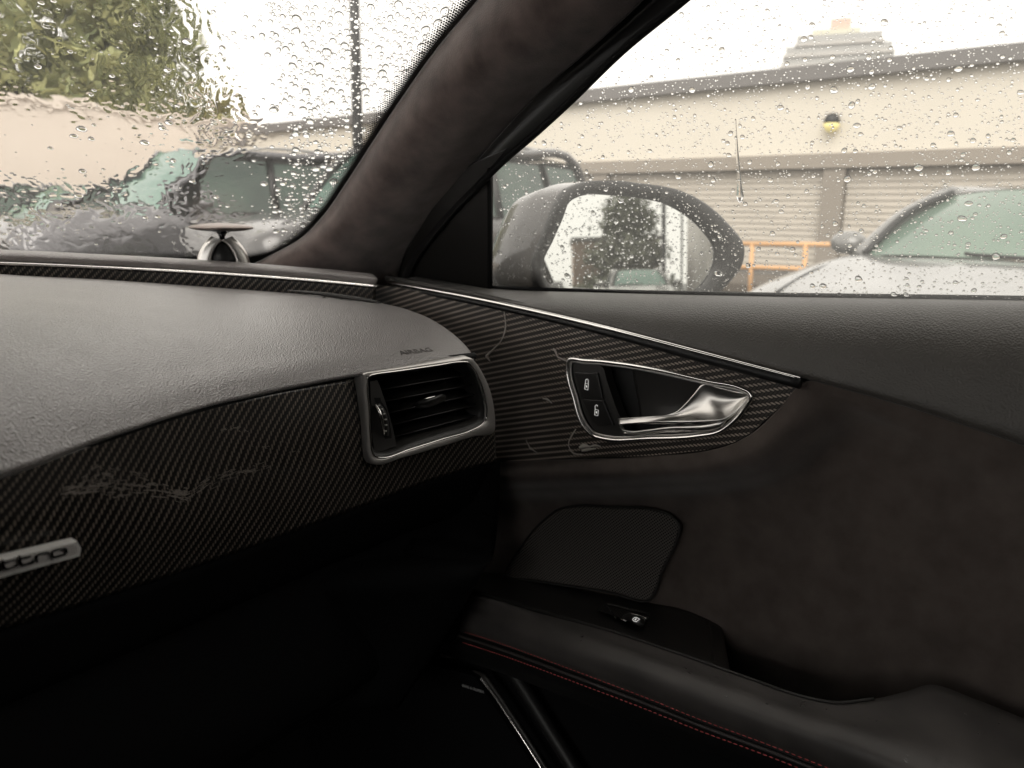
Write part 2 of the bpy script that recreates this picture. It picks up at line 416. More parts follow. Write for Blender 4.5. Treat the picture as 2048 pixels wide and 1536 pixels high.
# bowl behind the lever
cupT = [(1262, 728), (1330, 748), (1400, 764), (1450, 776)]; cupB = [(1282, 838), (1330, 838), (1380, 838), (1430, 838)]
rws = []
for t_, ws in ((0, -.008), (.35, -.011), (.7, -.0125), (1, -.010)):
    rws.append([FD.px(a + (c - a) * t_, b + (d - b) * t_, ws - (.008 if i == 0 else 0.001 * i)) for i, ((a, b), (c, d)) in enumerate(zip(cupT, cupB))])
patch('finger_bowl', rws, 24, 16, GREYPL, HAND, thick=.002)
# lock buttons
BP = smooth2(uvs_of(FD, [(1143, 727), (1190, 729), (1199, 732), (1212, 765), (1228, 812), (1247, 871), (1215, 873), (1192, 866), (1176, 848), (1155, 792), (1143, 742)]), 60)
panel('button_plate', BP, FD, GREYPL, HAND, w=-.0022, thick=.012)
def zz(x, y): return (1060 + x / 3.413, 640 + y / 3.413)
b1 = uvs_of(FD, [zz(303, 357), zz(462, 362), zz(498, 541), zz(350, 530)]); b2 = uvs_of(FD, [zz(352, 540), zz(503, 551), zz(572, 722), zz(470, 716), zz(425, 688)])
for b_, (ix, iy), opn in ((b1, (387, 445), False), (b2, (455, 622), True)):
    bt = bevel(panel('lock_button', b_, FD, SATIN, HAND, w=.0004, thick=.003), .0006)
    c = FD.uv(*zz(ix, iy), .0006); L = FD.uv(*zz(ix + 60, iy + 4), .0006); s = math.hypot(L[0] - c[0], L[1] - c[1]) / 60
    ps = [[(-11, -16), (11, -18), (12, 16), (-10, 18), (-11, -16)], [(-2, -4), (3, -4), (3, 6), (-2, 6), (-2, -4)]]
    ps.append([(-9, 20), (-8, 38), (-2, 43), (6, 42), (10, 34), (10, 18)] if not opn else [(-10, 20), (-13, 34), (-4, 44), (4, 42), (3, 36)])
    for q in ps:
        tube('lock_symbol', [FD.p(c[0] + x * s, c[1] + (y - 8) * s, .0008) for x, y in q], 2.0 * s, WHITEPRINT, bt, seg=6)
# lever
Ue = [(600, 672), (700, 666), (820, 658), (930, 648), (1000, 625), (1060, 572), (1120, 505), (1182, 437), (1280, 458), (1380, 486), (1487, 516)]
Le = [(603, 710), (700, 702), (820, 695), (930, 691), (1030, 690), (1120, 690), (1200, 688), (1270, 684), (1340, 668), (1420, 606), (1492, 524)]
Uo = [.0075, .0075, .006, .003, .0005, -.001, -.002, -.003, -.003, -.003, -.0025]
Lo = [.0090, .0090, .0085, .0080, .0080, .0080, .0078, .0070, .0040, .0000, -.002]
rws = []
for t_ in (0, .2, .45, .7, .88, 1):
    rws.append([FD.px(*zz(a + (c - a) * t_, b + (d - b) * t_), wu + (wl - wu) * (t_ ** 1.7) - .0035 * math.sin(math.pi * t_) * min(1, max(0, (i - 3) / 3))) for i, ((a, b), (c, d), wu, wl) in enumerate(zip(Ue, Le, Uo, Lo))])
lev = patch('lever', rws, 70, 22, SILVER, HAND, thick=.003)
low = [(612, 700), (632, 745), (690, 764), (800, 757), (960, 738), (1100, 735), (1220, 728), (1300, 706), (1345, 672)]
tube('lever_lip', [FD.px(*zz(a, b), w) for (a, b), w in zip(low, [.006, .004, .003, .0025, .002, .002, .002, .002, .001])], [.0010, .0012, .0014, .0016, .0022, .0030, .0036, .0030, .0010], SILVER, lev, seg=10, n=50)
tube('lever_edge', [FD.px(*zz(a, b), w) for (a, b), w in zip([(640, 770), (700, 776), (900, 764), (1100, 755), (1250, 735), (1330, 690)], [.001] * 6)], .0008, CHROME, lev, seg=6, n=40)
# suede insert below
e0 = [(880, 931), (1060, 922), (1303, 912), (1412, 902), (1464, 888), (1502, 868), (1560, 815), (1608, 765), (1700, 776), (1800, 802), (2048, 885), (2300, 975), (2600, 1080)]
e1 = [(880, 957), (1060, 950), (1308, 940), (1422, 931), (1484, 915), (1531, 889), (1588, 832), (1634, 790), (1725, 796), (1820, 825), (2055, 905), (2310, 1000), (2610, 1105)]
e2 = [(880, 985), (1060, 979), (1316, 970), (1442, 962), (1522, 945), (1582, 912), (1642, 855), (1688, 820), (1770, 834), (1855, 868), (2070, 950), (2330, 1050), (2630, 1150)]
e2b = [(880, 1010), (1060, 1004), (1322, 996), (1458, 989), (1552, 970), (1622, 935), (1682, 880), (1730, 850), (1805, 866), (1885, 900), (2085, 980), (2335, 1080), (2635, 1180)]
e3 = [(880, 1085), (1060, 1080), (1340, 1072), (1490, 1064), (1600, 1045), (1690, 1005), (1750, 945), (1795, 918), (1860, 928), (1930, 960), (2110, 1040), (2350, 1130), (2650, 1240)]
e4 = [(880, 1300), (1060, 1300), (1300, 1300), (1430, 1300), (1540, 1300), (1640, 1290), (1730, 1280), (1800, 1280), (1880, 1290), (1960, 1300), (2130, 1330), (2370, 1380), (2670, 1450)]
e5 = [(a, b + o) for (a, b), o in zip(e4, (15, 20, 40, 90, 130, 160, 200, 230, 260, 260, 260, 260, 260))]
lx = ([.001] * 7 + [.003, .012, .020, .028, .030, .030], [-.001] * 7 + [.005, .015, .022, .029, .031, .031], [.013] * 7 + [.015, .020, .026, .030, .032, .032], [.029] * 7 + [.026, .027, .029, .031, .032, .032], [.036] * 5 + [.034] * 8, [.030] * 13, [.036] * 13)
patch('suede_insert', [[onx(a, b, XP + x) for (a, b), x in zip(e, xs)] for e, xs in zip((e0, e1, e2, e2b, e3, e4, e5), lx)], 110, 70, SUEDE2, DOOR, thick=.003)
# speaker grille
FG = Frame((XP + .025, .45, .80), (0, -1, 0), (-1, 0, .02))
Gpx = [(1149, 1008), (1222, 1010), (1316, 1017), (1348, 1030), (1364, 1052), (1360, 1076), (1331, 1139), (1301, 1203), (1222, 1187), (1082, 1165), (1010, 1150), (1041, 1092), (1088, 1036), (1117, 1015)]
GO = smooth2(uvs_of(FG, Gpx), 80)
m, t, b = nodes('speaker_mesh'); uvn = N(t, 'ShaderNodeUVMap'); mp = N(t, 'ShaderNodeMapping'); s = 1 / .0024; mp.inputs['Scale'].default_value = (s, s, s); mp.inputs['Rotation'].default_value = (0, 0, R(45))
t.links.new(uvn.outputs[0], mp.inputs[0]); sp = N(t, 'ShaderNodeSeparateXYZ'); t.links.new(mp.outputs[0], sp.inputs[0])
dx = mth(t, 'SUBTRACT', mth(t, 'FRACT', sp.outputs[0]), .5); dy = mth(t, 'SUBTRACT', mth(t, 'FRACT', sp.outputs[1]), .5)
dd = mth(t, 'SQRT', mth(t, 'ADD', mth(t, 'MULTIPLY', dx, dx), mth(t, 'MULTIPLY', dy, dy)))
hole = mth(t, 'LESS_THAN', dd, .30)
t.links.new(mixcol(t, hole, (.14, .128, .118), (.003, .003, .003)), b.inputs['Base Color']); b.inputs['Roughness'].default_value = .45
t.links.new(mth(t, 'MULTIPLY_ADD', hole, -.4, .4), b.inputs['Specular IOR Level'])
gr = panel('speaker_grille', inset2(GO, .0035), FG, m, DOOR, w=.001, thick=.004)
tube('grille_rim', [FG.p(a, c, .0015) for a, c in inset2(GO, .0016)], .0012, GREYPL, gr, seg=8, closed=True)
# armrest: switch pod, padded roll, stitched seam
seam = [(560, 1055), (700, 1100), (820, 1140), (930, 1175), (1032, 1207), (1251, 1272), (1400, 1323), (1500, 1358), (1606, 1394), (1669, 1406), (1748, 1398), (1812, 1383), (1862, 1369), (1950, 1398), (2048, 1437), (2300, 1540)]
ridge = [(560, 1075), (700, 1125), (820, 1168), (930, 1205), (1032, 1238), (1251, 1306), (1400, 1358), (1500, 1394), (1606, 1434), (1700, 1462), (1800, 1500), (1880, 1530), (1950, 1555), (2030, 1585), (2150, 1630), (2400, 1720)]
stch = [(560, 1140), (700, 1190), (820, 1232), (930, 1267), (1010, 1293), (1193, 1361), (1293, 1399), (1400, 1442), (1530, 1490), (1663, 1542), (1760, 1580), (1850, 1615), (1950, 1655), (2050, 1695), (2200, 1755), (2450, 1860)]
def lerp2(A, B, f): return [(a + (c - a) * f, b + (d - b) * f) for (a, b), (c, d) in zip(A, B)]
sx = [.515] * 6 + [.512, .510, .51, .515, .53, .55, .565, .57, .575, .575]
fx_ = [.075, .070, .060, .042, .016] + [0] * 11      # the front end swings outwards into the door
sx = [x + f * .6 for x, f in zip(sx, fx_)]
rws = [[onx(a, b, x) for (a, b), x in zip(seam, sx)],
       [onx(a, b, x * .55 + .485 * .45) for (a, b), x in zip(lerp2(seam, ridge, .45), sx)],
       [onx(a, b, .484 + f) for (a, b), f in zip(ridge, fx_)],
       [onx(a, b, .474 + f) for (a, b), f in zip(lerp2(ridge, stch, .35), fx_)], [onx(a, b, .473 + f) for (a, b), f in zip(lerp2(ridge, stch, .75), fx_)],
       [onx(a, b, .480 + f) for (a, b), f in zip(stch, fx_)]]
ARM = patch('armrest', rws, 100, 26, LEATHER3, DOOR, thick=.004)
tube('piping', [onx(a, b - 1, x - .001) for (a, b), x in zip(seam, sx)][2:11], .0011, GREYPL, ARM, n=60, seg=8)
low2 = [(a - 6, b + 22) for a, b in stch]
patch('lower_roll', [[onx(a - da, b + db, x + f) for (a, b), f in zip(stch, fx_)] for da, db, x in ((0, 0, .481), (3, 10, .4815), (6, 24, .483), (10, 40, .50), (12, 52, .57))], 60, 14, BLACK, DOOR, thick=.003)
seamL = [onx(a - 2, b + 8, .4795 + f) for (a, b), f in zip(stch, fx_)]
tube('seam_bead', seamL[:11], .0013, LEATHER3, ARM, n=60, seg=6)
def stitches(curve, n0):
    P = cr(curve, 600); L = np.concatenate([[0], np.cumsum(np.linalg.norm(np.diff(P, axis=0), axis=1))])
    vs = []; fs = []; s = 0.0; pit = .0044
    bmv = []
    while s + .003 < L[-1]:
        ends = [V([np.interp(x, L, P[:, q]) for q in range(3)]) for x in (s, s + .0030)]
        d = (ends[1] - ends[0]).normalized(); a = V((-1, 0, 0)); a = (a - d * a.dot(d)).normalized(); b_ = d.cross(a)
        base = len(vs)
        for e, sc_ in ((ends[0], .4), (ends[0] * .7 + ends[1] * .3, 1), (ends[0] * .3 + ends[1] * .7, 1), (ends[1], .4)):
            for w in range(5):
                an = 2 * math.pi * w / 5; vs.append(e + (a * math.cos(an) + b_ * math.sin(an)) * .00047 * sc_)
        for r_ in range(3):
            for w in range(5): fs.append((base + r_ * 5 + w, base + r_ * 5 + (w + 1) % 5, base + (r_ + 1) * 5 + (w + 1) % 5, base + (r_ + 1) * 5 + w))
        s += pit
    return vs, fs
for off, nm in (((0, -3), 0), ((-5, 18), 1)):
    vs, fs = stitches([onx(a + off[0], b + off[1], (.4785 if nm == 0 else .4815) + f) for (a, b), f in list(zip(stch, fx_))[3:12]], 0)
    tag(mesh('stitching', vs, fs, REDTHREAD, ARM, True), kind='stuff')
# switch pod
podA = [(600, 1069), (720, 1106), (840, 1144), (930, 1174), (1032, 1206), (1140, 1238), (1251, 1271), (1330, 1298), (1385, 1316), (1430, 1331)]
podB = [(620, 1060), (740, 1095), (850, 1122), (920, 1136), (1020, 1151), (1110, 1168), (1222, 1190), (1301, 1206), (1375, 1222), (1418, 1240)]
rws = [[onx(a, b, .514) for a, b in podA], [onx(a, b, .545) for a, b in lerp2(podA, podB, .33)], [onx(a, b, .577) for a, b in lerp2(podA, podB, .67)], [onx(a, b, .607) for a, b in podB]]
POD = patch('switch_pod', rws, 50, 14, SATIN, DOOR, thick=.003)
endc = [V(r[-1]) for r in rws]
pe = [[p for p in endc], [p + V((.0, -.012, -.003)) for p in endc], [p + V((0, -.017, -.018)) for p in endc], [p + V((0, -.016, -.07)) for p in endc]]
patch('pod_end', pe, 14, 14, SATIN, DOOR, thick=.002, face=V((.3, -.3, 1.2)))
p0, p1, p2 = rws[0][6], rws[3][6], rws[0][4]
pn = (p1 - p0).cross(p2 - p0).normalized()
if pn.z < 0: pn = -pn
FS = Frame(p0, p0 - p2, pn)
def z7(x, y): return (1180 + x / 12.8, 1180 + y / 12.8)
SW = link('window_switch', None, None, DOOR); SW.matrix_world = Matrix.Translation(FS.px(*z7(1000, 650))); bpy.context.view_layer.update()
panel('switch_well', uvs_of(FS, [z7(150, 555), z7(430, 365), z7(1520, 630), z7(1500, 800), z7(1180, 870), z7(700, 735)]), FS, GLOSSB, SW, w=.0016)
tube('well_rim', [FS.px(*z7(x, y), .002) for x, y in ((1520, 628), (1000, 500), (520, 375), (440, 365), (500, 470), (660, 715))], .0008, GREYPL, SW, seg=6, n=40)
key = [[FS.px(*z7(x, y), w) for x, y, w in row] for row in (
    [(790, 740, .002), (860, 650, .004), (1000, 590, .006), (1200, 650, .0062), (1440, 725, .006)],
    [(850, 770, .002), (930, 700, .0045), (1060, 680, .0062), (1230, 730, .0064), (1420, 780, .006)],
    [(930, 800, .002), (1000, 790, .0042), (1080, 800, .0058), (1200, 850, .0058), (1380, 880, .0055)])]
kk = patch('rocker', key, 20, 12, SATIN, SW, thick=.002)
tube('rocker_trim', [FS.px(*z7(x, y), .0065) for x, y in ((1040, 600), (1240, 655), (1440, 722))], .0007, CHROME, kk, seg=6, n=12)
tube('rocker_trim', [FS.px(*z7(x, y), .0025) for x, y in ((775, 745), (850, 775), (930, 800))], [.0005, .001, .0004], CHROME, kk, seg=6, n=12)
tube('window_symbol', [FS.px(*z7(x, y), .0072) for x, y in ((1090, 750), (1130, 710), (1190, 700), (1270, 745), (1180, 815), (1110, 790), (1090, 750))], .00035, WHITEPRINT, kk, seg=5)
panel('window_symbol', [FS.uv(*z7(x, y), .0072) for x, y in ((1130, 765), (1175, 715), (1205, 735), (1160, 785))], FS, WHITEPRINT, kk, w=.0072)
# lower door: dark trim, woofer surround with bright edge
rws = [[onx(a, b, XP + x) for a in (300, 700, 1100, 1400, 1800, 2300)] for b, x in ((1150, .045), (1400, .035), (1600, .03), (1900, .03))]
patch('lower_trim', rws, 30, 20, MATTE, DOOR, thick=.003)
FL = Frame((XP + .02, .5, .62), (0, -1, 0), (-1, 0, .1))
WS = [(830, 1315), (890, 1330), (945, 1341), (968, 1352), (985, 1374), (1030, 1440), (1090, 1534), (1150, 1630), (1200, 1710)]
tube('speaker_trim', [FL.px(a, b, .012) for a, b in WS[2:]], [.0006, .0028, .0026, .0024, .0022, .002, .002], GREYPL, DOOR, n=60, seg=10)
tube('speaker_trim', [FL.px(a - 7, b + 3, .014) for a, b in WS[3:]], [.0026, .0016, .0013, .0012, .0012], CHROME, DOOR, n=50, seg=8)
W2 = [(880, 1290), (960, 1300), (1005, 1318), (1040, 1366), (1090, 1445), (1150, 1540), (1210, 1640)]
tube('speaker_surround', [FL.px(a, b, .004) for a, b in W2], [.003, .006, .008, .008, .008, .008, .008], BLACK, DOOR, n=50, seg=12)
panel('speaker_cover', uvs_of(FL, [(700, 1310), (830, 1318), (955, 1348), (1080, 1536), (1180, 1700), (700, 1700)]), FL, MATTE, DOOR, w=.006, thick=.01)
c1 = FL.uv(945, 1378, .0075); c2 = FL.uv(970, 1386, .0075)
text('speaker_lettering', 'BANG & OLUFSEN', .0042, FL, c1[0], c1[1], GREYPRINT, DOOR, w=.0068, depth=.0003, ang=math.atan2(c2[1] - c1[1], c2[0] - c1[0]))
# black corner triangle in front of the glass
FW = Frame((.655, .35, 1.045), (0, -1, 0), (-1, 0, -.46))     # plane of the side glass, leaning in towards the roof; normal to the cabin
panel('mirror_triangle', [FW.uv(a, b, .006) for a, b in ((740, 560), (979, 580), (979, 338), (1010, 300), (940, 330), (820, 470))], FW, SATIN, DOOR, w=.006, thick=.006)
tube('triangle_seal', [FW.px(979, b, .008) for b in (338, 420, 500, 580)], .0025, RUBBER, DOOR, n=12)
# side window
GW = panel('window_glass', [FW.uv(a, b) for a, b in ((976, 640), (976, 330), (1120, 190), (1370, -20), (1600, -230))] + [(FW.uv(2048, -230)[0] + .75, FW.uv(1600, -230)[1]), (FW.uv(2048, 620)[0] + .75, FW.uv(976, 640)[1])], FW, PANE, DOOR)
solid(GW, .0035)

# ---------------- door mirror (part of the door)
MC = onx(1262, 482, .76)
dcam = (MC - EYE).normalized(); refl = V((math.sin(R(5.6)), -math.cos(R(5.6)), .052)).normalized()
mn = (refl - dcam).normalized()
FM = Frame(MC, V((1, -.4, 0)), mn)
MIR = link('side_mirror', None, None, DOOR); MIR.matrix_world = Matrix.Translation(MC); bpy.context.view_layer.update()
glx = [(1086, 527), (1104, 485), (1124, 440), (1140, 403), (1159, 393), (1224, 391), (1276, 396), (1326, 407), (1370, 431), (1405, 463), (1426, 495), (1427, 522), (1414, 551), (1396, 574), (1360, 598), (1280, 606), (1180, 603), (1124, 588), (1096, 566)]
MG = smooth2(uvs_of(FM, glx), 80)
panel('mirror_glass', MG, FM, MIRRORM, MIR)
ou = [(1070, 536), (1088, 480), (1108, 428), (1130, 385), (1160, 368), (1215, 361), (1282, 367), (1355, 380), (1408, 406), (1452, 445), (1487, 498), (1482, 530), (1464, 556), (1430, 590), (1370, 618), (1280, 626), (1180, 622), (1110, 606), (1078, 578)]
MO = smooth2(uvs_of(FM, ou), 80)
def ringmesh(name, rings, mat, parent, cap=False):
    k = len(rings[0]); vs = [p for r in rings for p in r]; fs = []
    for r_ in range(len(rings) - 1):
        for i in range(k): i2 = (i + 1) % k; fs.append((r_ * k + i, r_ * k + i2, (r_ + 1) * k + i2, (r_ + 1) * k + i))
    if cap: fs.append(tuple((len(rings) - 1) * k + i for i in range(k)))
    return mesh(name, vs, fs, mat, parent, True)
BODYGREY = pbr('wet_grey_paint', (.095, .086, .080), .25, metal=.0, coat=.6, bump=('noise', 120, .15, .002))
ringmesh('mirror_rim', [[FM.p(a, b, .0005) for a, b in MG], [FM.p(a, b, .004) for a, b in inset2(MG, -.0015)], [FM.p(a, b, .005) for a, b in inset2(MO, .004)], [FM.p(a, b, .002) for a, b in MO], [FM.p(a, b, -.012) for a, b in inset2(MO, -.001)]], SATIN, MIR)
ctr = np.mean(MO, axis=0)
def shell(sc_, off): return [FM.p(ctr[0] + (a - ctr[0]) * sc_, ctr[1] + (b - ctr[1]) * sc_, -.010) + V(off) for a, b in MO]
ringmesh('mirror_shell', [shell(1.005, (0, 0, 0)), shell(1.02, (.004, .035, -.002)), shell(.96, (.008, .075, -.006)), shell(.80, (.018, .115, -.010)), shell(.55, (.03, .14, -.014)), shell(.2, (.035, .15, -.018))], BODYGREY, MIR, cap=True)
tube('mirror_arm', [MC + V((-.02, .07, -.065)), MC + V((-.05, .10, -.09)), MC + V((-.08, .14, -.11))], [.03, .025, .025], BLACK, MIR, seg=14, n=12)

# ---------------- A pillar
PIL = thing('windshield_pillar', 'dark brown suede windshield pillar trim between the windshield and the side window', 'pillar trim', (.6, .72, 1.04))
WB1, WB2, WB3 = at(-100, 497, 1.04), at(560, 506, .985), at(955, 0, .72)
wn = (WB2 - WB1).cross(WB3 - WB1).normalized()
if wn.y > 0: wn = -wn                         # towards the cabin
FWS = Frame(WB1, WB2 - WB1, wn)
Lp = [(1150, -230), (1045, -105), (955, 0), (880, 88), (800, 200), (745, 283), (690, 368), (645, 432), (600, 477), (545, 508), (470, 545)]
Gp = [(1480, -180), (1350, -60), (1247, 39), (1169, 109), (1090, 176), (1032, 234), (973, 300), (919, 366), (856, 440), (800, 535), (790, 600)]
Rp = [(1640, -230), (1500, -115), (1368, -2), (1250, 95), (1140, 202), (1075, 262), (1003, 325), (950, 378), (885, 450), (815, 560), (805, 620)]
L3 = [FWS.px(a, b, .006) for a, b in Lp]
R3 = [FW.px(a, b, .012) for a, b in Rp]
rws = []
tt = [0, .12, .3, .5, .7, .87, 1.0]; hh = [0, .030, .046, .046, .036, .016, .0]
Gd = []
for i in range(11):
    l = L3[i]; r_ = R3[i]
    dl = math.hypot(l.x, l.y); dr = math.hypot(r_.x, r_.y)
    Gd.append(at(*Gp[i], min(dl, dr) - .0 + (abs(dr - dl)) * .35))
for t_, h in zip(tt, hh):
    row = []
    for i in range(11):
        a, b = lerp2([Lp[i]], [Gp[i]], t_)[0]; d = math.hypot(L3[i].x, L3[i].y) * (1 - t_) + math.hypot(Gd[i].x, Gd[i].y) * t_
        row.append(at(a, b, d - h))
    rws.append(row)
patch('pillar_trim', rws, 60, 34, SUEDE, PIL, thick=.004)
rws = []
for t_, h in ((0, -.004), (.2, -.010), (.5, -.006), (.85, -.001), (1, 0)):
    rws.append([at(*lerp2([Gp[i]], [Rp[i]], t_)[0], math.hypot(Gd[i].x, Gd[i].y) * (1 - t_) + math.hypot(R3[i].x, R3[i].y) * t_ - h) for i in range(11)])
patch('door_frame_trim', rws, 50, 16, BLACK, PIL, thick=.004)
tube('door_seal', [p + V((-.001, 0, -.001)) for p in R3[:8]], .0035, RUBBER, PIL, n=40)

# ---------------- windshield
WSH = thing('windshield', 'raked windshield glass with a black dotted border along the suede pillar', 'windshield', (-.1, 1.0, 1.03))
le = [FWS.uv(a, b, 0) for a, b in Lp[:10]]
top = max(v for u, v in le)
mnu = -.12                                   # the glass bends here and runs on straight across the car
out = [(mnu, -.06), (le[-1][0] + .08, -.06)] + le[::-1] + [(mnu, le[0][1])]
WG = panel('windshield_pane', out, FWS, WPANE, WSH)
solid(WG, .005)
jb, jt = FWS.p(mnu, -.06), FWS.p(mnu, le[0][1])
patch('windshield_pane', [[jb, V((-.4, jb.y + .06, jb.z)), V((-.90, jb.y - .14, jb.z))], [jt, V((-.4, jt.y + .06, jt.z + .01)), V((-.80, jt.y - .14, jt.z))]], 20, 6, WPANE, WSH)
# printed border: solid band and dots
m, t, b = nodes('frit_print'); uvn = N(t, 'ShaderNodeUVMap'); sp = N(t, 'ShaderNodeSeparateXYZ'); t.links.new(uvn.outputs[0], sp.inputs[0])
b.inputs['Base Color'].default_value = (.004, .004, .004, 1); b.inputs['Roughness'].default_value = .4
g = .0024
fx = mth(t, 'SUBTRACT', mth(t, 'FRACT', mth(t, 'DIVIDE', sp.outputs[0], g)), .5)
half = mth(t, 'MULTIPLY', mth(t, 'FLOORED_MODULO', mth(t, 'FLOOR', mth(t, 'DIVIDE', sp.outputs[0], g)), 2.0), .5)
fy = mth(t, 'SUBTRACT', mth(t, 'FRACT', mth(t, 'ADD', mth(t, 'DIVIDE', sp.outputs[1], g), half)), .5)
rad = mth(t, 'SQRT', mth(t, 'ADD', mth(t, 'MULTIPLY', fx, fx), mth(t, 'MULTIPLY', fy, fy)))
lim = mth(t, 'MULTIPLY_ADD', sp.outputs[1], -.58 / .0145, .66)         # v = metres from the black band
al = mth(t, 'LESS_THAN', rad, lim); t.links.new(al, b.inputs['Alpha'])
def offs(pts, d):
    o = []
    for i, (x, y) in enumerate(pts):
        x0, y0 = pts[max(i - 1, 0)]; x1, y1 = pts[min(i + 1, len(pts) - 1)]; L = math.hypot(x1 - x0, y1 - y0)
        o.append((x - (y1 - y0) / L * d, y + (x1 - x0) / L * d))
    return o
ledge = [tuple(p) for p in cr(le + [(le[-1][0] - .12, le[-1][1] - .012), (le[-1][0] - .30, le[-1][1] - .013), (le[-1][0] - .7, le[-1][1] - .013)], 160)]
sgn = 1 if (offs(ledge, .01)[80][0] < ledge[80][0]) else -1
FRIT0 = pbr('frit_black', (.004, .004, .004), .4)
def strip(name, a, b_, mat, w, flipv=False):
    vs = []; uv = []; fs = []; s = 0.0
    for i in range(len(a)):
        if i: s += math.hypot(a[i][0] - a[i - 1][0], a[i][1] - a[i - 1][1])
        d = math.hypot(a[i][0] - b_[i][0], a[i][1] - b_[i][1])
        vs += [FWS.p(*a[i], w), FWS.p(*b_[i], w)]; uv += [(s, 0), (s, d)]
        if i: fs.append((2 * i - 2, 2 * i - 1, 2 * i + 1, 2 * i))
    return mesh(name, vs, fs, mat, WSH, False, uv)
strip('border_band', offs(ledge, -.02 * sgn), offs(ledge, .0045 * sgn), FRIT0, .0012)
strip('border_dots', offs(ledge, .0045 * sgn), offs(ledge, .018 * sgn), MATS['frit_print'], .0012)

# ---------------- dashboard
DASH = thing('dashboard', 'black leather dashboard with carbon fibre trim and a bright line below the windshield', 'dashboard', (.2, .6, .6))
XL = -.92
def col(pts): return [at(a, b, d) for a, b, d in pts]
cols = [col([(-300, 520, .96), (-300, 562, .72), (-300, 680, .49), (-300, 840, .405), (-300, 935, .373), (-300, 1035, .352)]),
        col([(0, 548, .95), (0, 574, .72), (0, 664, .51), (0, 790, .425), (0, 872, .392), (0, 945, .370)]),
        col([(220, 560, .93), (225, 585, .74), (235, 660, .56), (240, 752, .477), (242, 812, .443), (244, 860, .424)]),
        col([(400, 573, .91), (425, 597, .77), (445, 650, .625), (458, 720, .545), (462, 765, .510), (464, 796, .495)]),
        col([(560, 585, .885), (600, 606, .775), (635, 648, .665), (655, 697, .602), (662, 730, .572), (666, 755, .560)]),
        col([(670, 594, .865), (720, 612, .775), (765, 645, .695), (795, 686, .645), (806, 712, .622), (812, 730, .612)]),
        col([(762, 606, .85), (820, 621, .785), (868, 642, .735), (910, 671, .70), (933, 693, .684), (944, 708, .675)])]
# carry the same profile on to the driver's side
z0 = cols[0]
def left(x, k): return [V((x, p.y + (.02 if i < 2 else .03) * 1.0, p.z)) for i, p in enumerate(z0)]
cols = [left(XL, 0), left(-.5, 0), left(-.18, 0)] + cols
rws = [[c[r_] for c in cols] for r_ in range(6)]
PAD = patch('upper_pad', rws, 170, 60, LEATHER, DASH, thick=.004)
# embossed word on the pad
PB = bvh(PAD); FA = hitframe(PB, 832, 703, 858, 700)
tx = text('airbag_lettering', 'AIRBAG', .0082, FA, 0, 0, LEATHER2, PAD, w=-.0006, depth=.0010, sx=1.35)
# carbon fascia
ft = [(0, 952, .3735), (220, 873, .421), (440, 808, .490), (600, 775, .545), (720, 754, .590), (840, 731, .632), (900, 722, .652), (948, 716, .672)]
fm = [(0, 1040, .372), (220, 970, .420), (440, 900, .489), (600, 855, .541), (725, 835, .587), (850, 818, .631), (925, 812, .658), (984, 815, .680)]
fl = [(0, 1150, .380), (220, 1085, .428), (450, 1005, .496), (610, 950, .548), (735, 912, .590), (855, 880, .634), (930, 866, .660), (989, 860, .682)]
fb = [(0, 1262, .402), (220, 1192, .450), (455, 1112, .515), (620, 1052, .565), (745, 1006, .606), (862, 962, .648), (935, 938, .668), (993, 922, .685)]
def ext(rw): 
    p = [at(*q) for q in rw]; a = p[0]
    return [V((XL, a.y + .0, a.z)), V((-.5, a.y - .008, a.z)), V((-.15, a.y - .012, a.z))] + p
FASC = patch('carbon_fascia', [ext(r_) for r_ in (ft, fm, fl, fb)], 150, 30, CARB_DASH, DASH, thick=.003)
def FasF(px, py, d, px2, py2, d2, px3, py3, d3):
    a, b, c = at(px, py, d), at(px2, py2, d2), at(px3, py3, d3); n = (b - a).cross(c - a)
    if n.dot(EYE - a) < 0: n = -n
    return Frame(a, b - a, n)
random.seed(3)
FBV = bvh(FASC)
def scuffs(lines, parent):
    vs = []; fs = []
    for pts, spread, n, wd in lines:
        P = cr(pts, 60)
        for q in range(n):
            f = random.random(); k = int(f * 58); ln = random.randint(2, 9); off = random.gauss(0, spread); seg = []
            for i in range(k, min(k + ln, 59)):
                x, y = P[i]; seg.append(hit(FBV, x, y + off + random.gauss(0, .8), .00025))
            seg = [q_ for q_ in seg if q_[0] is not None]
            if len(seg) < 2: continue
            w = wd * random.uniform(.3, 1)
            for (a, na), (c, nc) in zip(seg, seg[1:]):
                d = (c - a).normalized(); sd_ = d.cross(na) * w; k_ = len(vs); vs += [a - sd_, a + sd_, c + sd_, c - sd_]; fs.append((k_, k_ + 1, k_ + 2, k_ + 3))
    return tag(mesh('scuff_marks', vs, fs, SCRATCH, parent), kind='stuff')
scuffs([([(120, 989), (180, 978), (260, 974), (330, 978), (380, 988)], 8, 70, .0003), ([(150, 972), (200, 952), (245, 955), (300, 965)], 9, 45, .00026), ([(330, 985), (372, 990), (420, 962), (480, 944), (545, 930)], 6, 60, .00028),
        ([(440, 862), (470, 857), (497, 862)], 2.5, 22, .0002), ([(500, 896), (545, 892)], 2, 8, .00015), ([(555, 884), (580, 880)], 1.5, 6, .00015), ([(180, 940), (215, 935), (240, 940)], 5, 16, .00015), ([(560, 905), (610, 902)], 2, 6, .00012),
        ([(690, 921), (706, 925), (720, 927)], .7, 8, .0002), ([(675, 762), (700, 757), (718, 753)], 4, 26, .0002)], FASC)
# dark gap moulding between pad and fascia
tube('gap_moulding', [at(a, b - 4, d + .004) for a, b, d in ft], .0035, RUBBER, DASH, n=80, seg=6)
